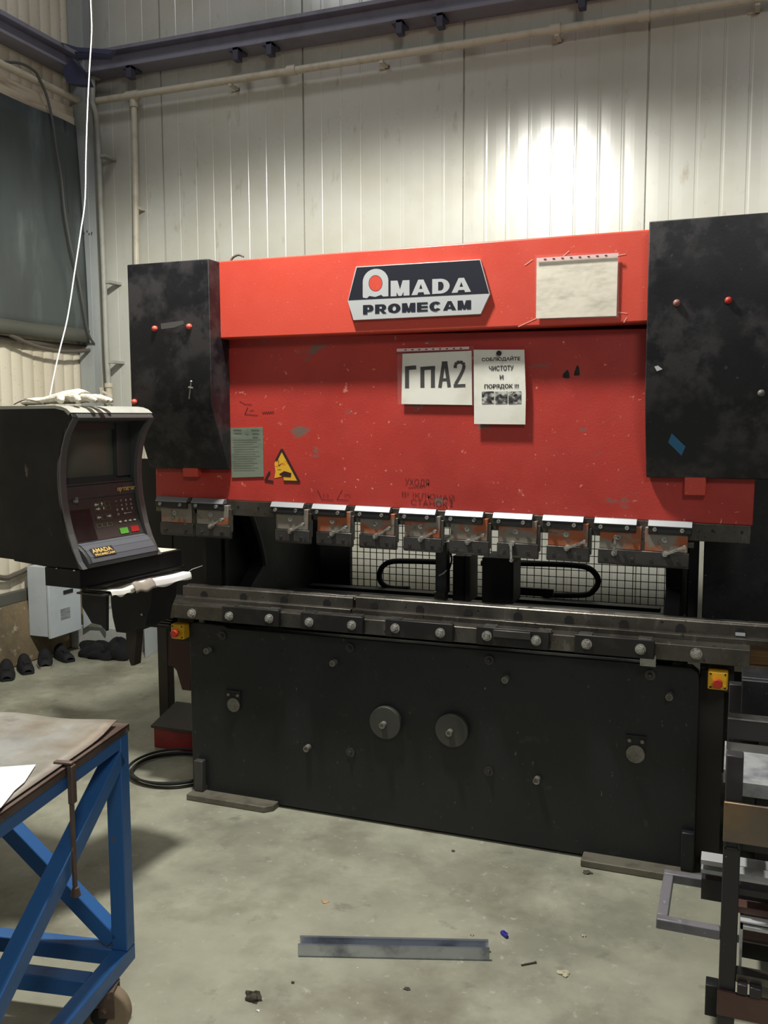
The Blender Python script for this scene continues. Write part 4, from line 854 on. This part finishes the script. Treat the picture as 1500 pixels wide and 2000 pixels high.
# papers on the tray and shelf
def cpaper(name, pts, z, lab, mt='white', curl=.0):
    b = MB(CX); b.prism([(n_, u_, z+curl*i) for i, (n_, u_) in enumerate(pts)], (0, 0, .0012)); return tag(obj(name, b, mt), lab, 'paper', 'papers in the console tray')
def drape(u0, u1, zt, over, drop, lab, mt, wob, tear=.004):
    def f(u, v):
        n_ = -.10+(.10+over)*min(1, v/.6); z_ = zt+.003*math.sin(u*wob+v*2)-(drop*((v-.6)/.4)**1.3 if v > .6 else 0)
        n_ += (.006*(v-.6)/.4 if v > .6 else 0)
        return (n_, u0+(u1-u0)*u, z_+(tear*math.sin(u*wob*2.3) if v == 1 else 0))
    tag(obj('paper_sheet', MB(CX).grid(f, 24, 12), mt, smooth='curtain', solid=.0012), lab, 'paper', 'papers in the console tray')
drape(.10, .28, 1.047, .006, .016, 'crumpled paper at the near end of the tray below the console', 'white', 9)
drape(.25, .50, 1.052, .012, .022, 'long white paper at the far end of the tray below the console', 'whiteb', 5)
b = MB(CX).grid(lambda u, v: (.012+.022*v, .19+.10*u, 1.060-.03*v*v+.004*math.sin(u*9)), 10, 6)
tag(obj('paper_sheet', b, mat('brown_paper', (150, 140, 128), .8), smooth='curtain', solid=.0012), 'curled brownish paper hanging over the tray lip below the console', 'paper', 'papers in the console tray')
b = MB(CX).box(-.165, -.035, CWd+.012, .485, 1.1328, 1.1345)
tag(obj('paper_sheet', b, mat('yellowed_paper', (222, 216, 184), .7)), 'yellowed paper on the shelf right beside the console', 'paper', 'papers in the console tray')
tag(obj('bent_wire', MB().tube([CX @ Vector((.0, .49, 1.046)), CX @ Vector((.012, .51, 1.060)), CX @ Vector((.02, .56, 1.066))], .0016, 6), 'bolt'), 'thin bent wire sticking out from the tray end', 'wire')
# glove on top of the console
gz = 1.6435; g = MB(CX)
t = thing('work_glove', 'off white knitted work glove lying on top of the console', 'glove', CX @ Vector((-.15, .12, gz)))
def hx(mb, pts, rs):
    # tapered flattened loft through points
    vs = []; n_ = 12; P = [Vector(p) for p in pts]
    for i, p in enumerate(P):
        d = (P[min(i+1, len(P)-1)]-P[max(i-1, 0)]).normalized(); a = d.cross(Vector((0, 0, 1))).normalized(); b_ = a.cross(d)
        for k2 in range(n_): t_ = 2*math.pi*k2/n_; vs.append(p+a*math.cos(t_)*rs[i][0]+b_*math.sin(t_)*rs[i][1])
    fs = [(i*n_+k2, i*n_+(k2+1) % n_, (i+1)*n_+(k2+1) % n_, (i+1)*n_+k2) for i in range(len(P)-1) for k2 in range(n_)]+[tuple(range(n_))[::-1], tuple(range((len(P)-1)*n_, len(P)*n_))]
    mb._a(vs, fs)
def gp(px, py, Y, z): q = WY(px, py, Y); return Vector((q.x, q.y, z))
bx0 = CX @ Vector((-.13, .06, gz))
def G(s_, d_, z_): return bx0+Vector((s_, d_, z_))        # s: across the picture, d: away
body = MB(); hx(body, [G(-.115, .05, .016), G(-.08, .05, .020), G(-.02, .055, .027), G(.02, .055, .030), (G(.05, .05, .026))], [(.035, .010), (.036, .014), (.045, .022), (.046, .024), (.034, .018)])
obj('palm', body, 'glove', t)
obj('cuff', (lambda mb: (hx(mb, [G(-.185, .045, .012), G(-.15, .048, .015), G(-.11, .05, .016)], [(.030, .010), (.033, .012), (.036, .012)]), mb)[1])(MB()), 'glove', t)
obj('cuff_hem', MB().ring(G(-.186, .045, .013), (1, 0, 0), .0125, .010, .004, 20), 'cabled', t)
for (s0, d0, s1, d1, r1) in ((.03, .085, .115, .10, .011), (.04, .06, .125, .065, .0115), (.04, .035, .11, .03, .0115), (.03, .012, .075, -.005, .011), (-.03, .02, .02, -.02, .012)):
    mb = MB(); hx(mb, [G(s0, d0, .022), G((s0+s1)/2, (d0+d1)/2, .024), G(s1-.008, d1, .014), G(s1, d1, .012)], [(r1*1.15, .013), (r1*1.1, .012), (r1*.95, .010), (r1*.5, .005)]); obj('finger', mb, 'glove', t)
tag(obj('loose_wire', MB().tube(spl([CX @ Vector((-.33, .05, 1.648)), CX @ Vector((-.28, .05, 1.662)), CX @ Vector((-.22, .05, 1.655)), CX @ Vector((-.2, .05, 1.648))]), .0022, 6), 'cabled'), 'short loop of brown wire beside the glove on the console', 'wire')

# ================================================================ BLUE TROLLEY
TH = .80
Pc = WZ(250, 1415, TH); ra = R_(9.8)
TX = Matrix.Translation((Pc.x, Pc.y, 0)) @ Matrix.Rotation(ra, 4, 'Z')      # local: corner at origin, x to the right, table spans -x and -y
T = thing('workshop_trolley', 'blue square tube trolley with cross braces and steel top', 'trolley', (Pc.x, Pc.y, 0))
TL, TW, s_ = 1.25, .95, .045
zf = .195
def tb(p, q, w_=s_, h_=s_): return MB(TX).bar(p, q, w_, h_)
for (x_, y_) in ((-s_/2, -s_/2), (-s_/2, -TW+s_/2), (-TL+s_/2, -s_/2), (-TL+s_/2, -TW+s_/2)):
    obj('leg', MB(TX).box(x_-s_/2, x_+s_/2, y_-s_/2, y_+s_/2, zf, TH-.006), 'blue', T, bevel=.003)
tr = TH-.03
for p, q in (((-s_/2, -s_, tr), (-s_/2, -TW+s_, tr)), ((-TL+s_/2, -s_, tr), (-TL+s_/2, -TW+s_, tr))): obj('top_rail', MB(TX).box(p[0]-s_/2, p[0]+s_/2, q[1], p[1], TH-.052, TH-.007), 'blue', T, bevel=.003)
for y_ in (-s_/2, -TW+s_/2): obj('top_rail', MB(TX).box(-TL+s_, -s_, y_-s_/2, y_+s_/2, TH-.052, TH-.007), 'blue', T, bevel=.003)
for x_ in (-s_/2, -TL+s_/2): obj('bottom_rail', MB(TX).box(x_-s_/2, x_+s_/2, -TW, .0, zf-s_, zf), 'blue', T, bevel=.003)
for y_ in (-s_/2, -.165, -TW+s_/2): obj('bottom_rail', MB(TX).box(-TL+s_, -s_, y_-s_/2, y_+s_/2, zf-s_, zf), 'blue', T, bevel=.003)
obj('brace', tb((-s_/2, -.03, TH-.075), (-s_/2, -TW+.05, zf+.01)), 'blue', T, bevel=.003)
obj('brace', tb((-.045, -s_/2, zf+.02), (-.60, -s_/2, TH-.06)), 'blue', T, bevel=.003)
obj('brace', tb((-TL+.045, -s_/2, zf+.02), (-.66, -s_/2, TH-.06)), 'blue', T, bevel=.003)
obj('edge_angle', MB(TX).box(-.006, .003, -TW, .002, TH-.018, TH+.003).box(-.04, .003, -TW, .002, TH-.004, TH+.002), 'rusty', T, bevel=.001)
# casters
for (x_, y_) in ((-.035, -.125), (-.06, -TW+.08), (-TL+.08, -.12), (-TL+.08, -TW+.08)):
    c_ = TX @ Vector((x_, y_, .075)); ax = Vector((.35, -.94, 0)).normalized()
    cs = obj('caster', MB().prism([c_+ax*.03+Vector((0, 0, .073)), c_-ax*.03+Vector((0, 0, .073)), c_-ax*.028, c_-ax*.024, c_-ax*.024+Vector((0, 0, .068)), c_+ax*.024+Vector((0, 0, .068)), c_+ax*.024, c_+ax*.028], Vector((-ax.y, ax.x, 0))*.04), 'rusty', T)
    obj('wheel', MB().cyl(c_-ax*.019, c_+ax*.019, .0745, 40), 'tyre', cs, bevel=.006)
    obj('hub', MB().cyl(c_-ax*.024, c_+ax*.024, .022, 20), 'rubber', cs)
# top sheet (warped) and second sheet below
def sheetf(u, v):
    x_ = -1.35+1.343*u; y_ = -1.0+.985*v
    z_ = TH+.009+.010*math.exp(-((u-1)**2/.006+(v-1)**2/.01))+.006*math.sin(u*5+v*2)*(1-v)*.4+.006*math.exp(-((u-.78)/.06)**2)*v**6
    if v > .999: y_ += -.012*math.sin(u*7)
    return TX @ Vector((x_-.012*math.exp(-((v-1)/.08)**2), y_, z_))
tag(obj('steel_sheet', MB().grid(sheetf, 40, 30), 'sheet', smooth='curtain', solid=.0022), 'large stained steel sheet lying on top of the blue trolley', 'sheet')
b = MB().prism([WZ(-60, 1500, TH+.013), WZ(0, 1499, TH+.013), WZ(70, 1494, TH+.013), WZ(48, 1528, TH+.013), WZ(28, 1545, TH+.013), WZ(2, 1578, TH+.013), WZ(-40, 1600, TH+.013)], (0, 0, .0012))
tag(obj('paper_sheet', b, 'whiteb'), 'bright white paper lying on the trolley top at the left picture edge', 'paper')
p = WZ(150, 1500, TH)
q_ = TX.inverted() @ p
def TP(x_, y_, z_): return (x_, y_, z_)
yy = q_.y
t = thing('bar_clamp', 'rusty bar clamp hanging from the right edge of the trolley', 'clamp', TX @ Vector((.0, yy, .5)))
obj('bar', MB(TX).box(.006, .012, yy-.007, yy+.007, .50, TH-.02), 'rusty', t, bevel=.001)
obj('head', MB(TX).box(.005, .018, yy-.010, yy+.010, TH-.085, TH+.006).box(-.03, .016, yy-.008, yy+.008, TH+.008, TH+.014), 'rusty', t, bevel=.002)
obj('foot', MB(TX).cyl((.010, yy, .49), (.010, yy, .51), .012, 14, .008), 'rusty', t)

# ================================================================ RIGHT-HAND RACK
RY = 2.25
def rx(px, py=1700, Y=RY): return WY(px, py, Y).x
def rz(px, py, Y=RY): return WY(px, py, Y).z
K = thing('storage_rack', 'dark steel rack with a square handle holding metal profiles', 'rack', (.2, RY+.3, 0))
x0, x1 = rx(1409, 1750), rx(1443, 1750)
obj('post', MB().box(x0, x1, RY, RY+.04, .02, rz(1430, 1476)), 'rack', K, bevel=.003)
obj('post', MB().box(x0, x1, RY+.62, RY+.66, .02, rz(1430, 1476)), 'rack', K, bevel=.003)
obj('post', MB().box(1.15, 1.19, RY, RY+.04, .02, .85), 'rack', K, bevel=.003); obj('post', MB().box(1.15, 1.19, RY+.62, RY+.66, .02, .85), 'rack', K, bevel=.003)
hz = WY(1340, 1805, RY).z; hy = .245; ht = .026
hx0 = rx(1281, 1810)
h_ = obj('handle', MB().box(hx0, x0, RY, RY+ht, hz-ht, hz).box(hx0, x0, RY+hy, RY+hy+ht, hz-ht, hz).box(hx0, hx0+ht, RY+ht, RY+hy, hz-ht, hz), 'racktop', K, bevel=.003)
obj('side_rail', MB().box(x0, x0+.03, RY+.04, RY+.62, .25, .28), 'rack', K, bevel=.003)
zt2, zb3 = rz(1450, 1566), rz(1450, 1645)
obj('front_plate', MB().prism_yz([(RY-.012, zb3), (RY-.020, zb3+.02), (RY-.016, zt2), (RY-.006, zt2), (RY-.006, zb3)], rx(1413, 1600), 1.2), 'brown_sheen', K, bevel=.002)
tz0, tz1 = rz(1430, 1657), rz(1430, 1630)
b = MB(); tx0, tx1 = rx(1416, 1640), rx(1444, 1640)
b.box(tx0, tx1, RY-.006, RY+.6, tz0, tz0+.003).box(tx0, tx1, RY-.006, RY+.6, tz1-.003, tz1).box(tx0, tx0+.003, RY-.006, RY+.6, tz0, tz1).box(tx1-.003, tx1, RY-.006, RY+.6, tz0, tz1)
obj('cross_tube', b, 'rack', K)
obj('cross_rail', MB().box(x0, 1.19, RY+.04, RY+.08, rz(1470, 1680), rz(1470, 1645)), 'rack', K, bevel=.003)
obj('lower_apron', MB().box(x0-.002, 1.2, RY-.012, RY-.001, .0+.16, rz(1450, 1939)), 'brown', K, bevel=.002)
obj('lower_beam', MB().box(x1, 1.19, RY, RY+.04, rz(1470, 1925), rz(1470, 1909)), 'steel', K, bevel=.002)
obj('lower_knob', MB().box(rx(1440, 1920), rx(1460, 1920), RY-.02, RY, rz(1450, 1935), rz(1450, 1915)).box(rx(1464, 1920), rx(1488, 1925), RY-.02, RY, rz(1475, 1942), rz(1475, 1922)), 'rack', K, bevel=.003)
obj('front_lower_rail', MB().box(x1, 1.19, RY+.02, RY+.06, rz(1470, 1760), rz(1470, 1700)-.06), 'rack', K)
obj('rack_foot', MB().box(rx(1377, 1950, RY+.05), x0, RY+.05, RY+.09, rz(1387, 1985, RY+.05), rz(1387, 1925, RY+.05)), 'black', K, bevel=.002)
obj('upper_shelf', MB().box(rx(1418, 1500, 2.55), 1.2, 2.56, 2.60, WY(1450, 1446, 2.56).z, WY(1450, 1405, 2.56).z), 'frame', K, bevel=.002)
obj('shelf_edge', MB().box(rx(1418, 1500, 2.55), 1.2, 2.555, 2.60, WY(1450, 1407, 2.555).z, WY(1450, 1404, 2.555).z), 'steelb', K)
obj('rear_shelf', MB().box(.03, 1.2, 2.75, 2.86, WY(1450, 1322, 2.75).z-.03, WY(1450, 1322, 2.75).z).box(.03, 1.2, 2.73, 2.75, .70, WY(1450, 1324, 2.75).z), 'black', K, bevel=.003)
# galvanised tray lying on the rack
t = thing('sheet_metal_tray', 'bright folded sheet metal tray lying on the rack behind its post', 'tray', (.1, 2.4, .8))
ta = WY(1416, 1446, 2.56); tz = ta.z; tf = RY+.06
zfl = WY(1470, 1510, 2.40).z
b = MB()
b.prism([(ta.x, 2.555, tz), (ta.x, 2.54, zfl), (ta.x, RY+.07, zfl), (ta.x, RY+.07, zfl+.03)], (.004, 0, 0))
obj('end_wall', b, 'galv', t)
obj('base', MB().box(ta.x, 1.1, RY+.07, 2.55, zfl-.003, zfl), 'galv', t)
obj('back_wall', MB().box(ta.x, 1.1, 2.55, 2.553, zfl, tz), mat('dull_tray_wall', (120, 118, 112), .35, .8), t)
obj('front_lip', MB().box(ta.x+.03, 1.1, RY+.067, RY+.07, zfl-.03, zfl+.004), 'galv', t)
# profiles on the rack
def prof_(lab, pxl, py, Y, h, d, mt, cat='profile', u=True):
    p = WY(pxl, py, Y); b = MB()
    if u: b.box(p.x, 1.12, Y, Y+.002, p.z-h, p.z).box(p.x, 1.12, Y+d-.002, Y+d, p.z-h, p.z).box(p.x, 1.12, Y, Y+d, p.z-h, p.z-h+.002)
    else: b.box(p.x, 1.12, Y, Y+d, p.z-h, p.z)
    return tag(obj('steel_profile', b, mt), lab, cat, 'metal profiles stored in the rack')
prof_('topmost bright steel profile in the rack, its left end sticking out past the post', 1369, 1679, 2.40, .012, .05, 'silver', u=False)
prof_('second steel profile in the rack, just under the brightest one', 1369, 1697, 2.40, .010, .05, 'galv', u=False)
prof_('dark square steel block sticking out left below the bright profiles', 1370, 1716, 2.42, .055, .05, 'rack', u=False)
prof_('third bright profile in the rack, right of the post', 1442, 1706, 2.33, .022, .04, 'galv', u=False)
prof_('thin bright profile edge below the third profile, right of the post', 1442, 1728, 2.33, .008, .04, 'silver', u=False)
prof_('reddish brown flat bar in the rack above the frame', 1440, 1770, 2.33, .016, .04, 'brown', u=False)
prof_('silver strip lying right above the square metal frame in the rack', 1446, 1798, 2.31, .004, .03, 'silver', u=False)
# rectangular frame low in the rack
t = thing('open_metal_box', 'rectangular metal box with dark inside, low in the rack', 'box', (.3, 2.3, .3))
fa = WY(1446, 1806, 2.31); fz0 = WY(1446, 1908, 2.31).z
obj('left_side', MB().box(fa.x, fa.x+.006, 2.305, 2.41, fz0, fa.z), 'galv', t); obj('top_side', MB().box(fa.x, .95, 2.305, 2.41, fa.z-.008, fa.z), 'galv', t)
obj('inner_panel', MB().box(fa.x+.006, .95, 2.34, 2.345, fa.z-.05, fa.z-.008), 'brown', t); obj('mid_edge', MB().box(fa.x+.006, .95, 2.33, 2.345, fa.z-.054, fa.z-.05), 'steel', t)
obj('inner_void', MB().box(fa.x+.006, .95, 2.40, 2.405, fz0, fa.z-.054), 'void', t)
# boards behind on the right
for k_, (py, mt, lb) in enumerate(((1262, 'wood', 'topmost raw wooden board behind the right end of the table'), (1278, 'wood', 'second raw wooden board below the topmost one at the right'), (1298, 'foam', 'pale board at the bottom of the small pile at the right'))):
    p = WY(1462, py, 3.46); b = MB().box(p.x-.05, .9, 3.42+.02*k_, 3.60, p.z-.03, p.z); 
    tag(obj('board', b, mt, bevel=.002), lb, 'board', 'boards piled right of the press')
obj('board_stand', MB().box(.10, .95, 3.42, 3.6, .0, WY(1462, 1298, 3.46).z-.031), 'black', PB)

# ================================================================ THINGS ON THE FLOOR
a = WZ(582, 1868); c_ = WZ(956, 1876); d = (c_-a).normalized(); L = (c_-a).length; nrm = Vector((-d.y, d.x, 0))
CHX = Matrix(((d.x, nrm.x, 0, a.x), (d.y, nrm.y, 0, a.y), (0, 0, 1, 0), (0, 0, 0, 1)))
b = MB(CHX).prism([(0, y_, z_) for y_, z_ in ((0, .004), (-.006, .0), (.052, .0), (.052, .030), (.044, .030), (.044, .028), (.050, .028), (.050, .002), (.002, .002), (.002, .034), (.010, .034), (.010, .036), (0, .036))], (L, 0, 0))
b = MB(CHX).prism([(0, y_, z_) for y_, z_ in ((0, 0), (.052, .0), (.052, .036), (.043, .036), (.043, .034), (.050, .034), (.050, .002), (.002, .002), (.002, .034), (.009, .034), (.009, .036), (0, .036))], (L, 0, 0))
tag(obj('steel_channel', b, mat('channel_zinc', (190, 196, 206), .3, .85, layers=((10, .5, .75, (126, 130, 142), 5),))), 'short galvanised steel channel lying on the concrete floor', 'channel')
p = WZ(985, 1828)
t = thing('pen_cap', 'small blue plastic pen cap on the floor right of the channel', 'pen cap', p)
obj('barrel', MB().cyl(p+Vector((-.010, .008, .006)), p+Vector((.012, -.012, .006)), .0062, 12, .0052), 'bluepen', t)
obj('clip', MB().bar(p+Vector((-.006, .012, .010)), p+Vector((.012, -.004, .011)), .003, .002), 'bluepen', t)
p = WZ(1032, 1884); tag(obj('metal_pin', MB().cyl(p+Vector((-.018, -.014, .003)), p+Vector((.018, .014, .003)), .0026, 10).cyl(p+Vector((.016, .0125, .003)), p+Vector((.02, .0155, .003)), .0036, 10), 'scrapd'), 'short dark metal pin on the floor right of the channel', 'pin')
def crumb(px, py, r, lab, mt, cat='scrap', sd=1, h=.6):
    p = WZ(px, py); tag(obj('floor_scrap', MB().blob(p+Vector((0, 0, r*h*.5)), r, r*.8, r*h, 8, .3, sd, flat=-r*h*.5), mt), lab, cat)
crumb(495, 1951, .022, 'dark crumpled clump of debris on the floor near the bottom edge', 'scrapd', sd=3)
crumb(504, 1975, .005, 'small white crumb below the dark clump of debris', 'whiteb', sd=5)
crumb(1101, 1902, .018, 'torn scrap of clear film on the floor at lower right', 'scrap', sd=6, h=.25)
crumb(922, 1827, .006, 'little cream chip on the floor between channel and blue cap', 'scrap', sd=7)
crumb(1140, 1829, .007, 'small whitish crumb on the floor right of the blue cap', 'scrap', sd=8)
crumb(635, 1762, .011, 'flat orange tinted chip on the floor above the channel', mat('orange_chip', (190, 150, 108), .8), sd=9, h=.2)
crumb(885, 1663, .006, 'small dark nut on the floor in front of the machine bed', 'scrapd', sd=10)
crumb(572, 1920, .005, 'tiny dark pebble on the floor above the dark clump', 'scrapd', sd=11)
crumb(795, 1932, .009, 'small brown flake on the floor below the channel', 'scrapd', sd=12, h=.3)
crumb(1147, 1705, .016, 'little tuft of dirt at the left end of the right foot plate', 'scrapd', sd=13, h=.3)

for o in bpy.data.objects:
    if '_wl' in o: del o['_wl']
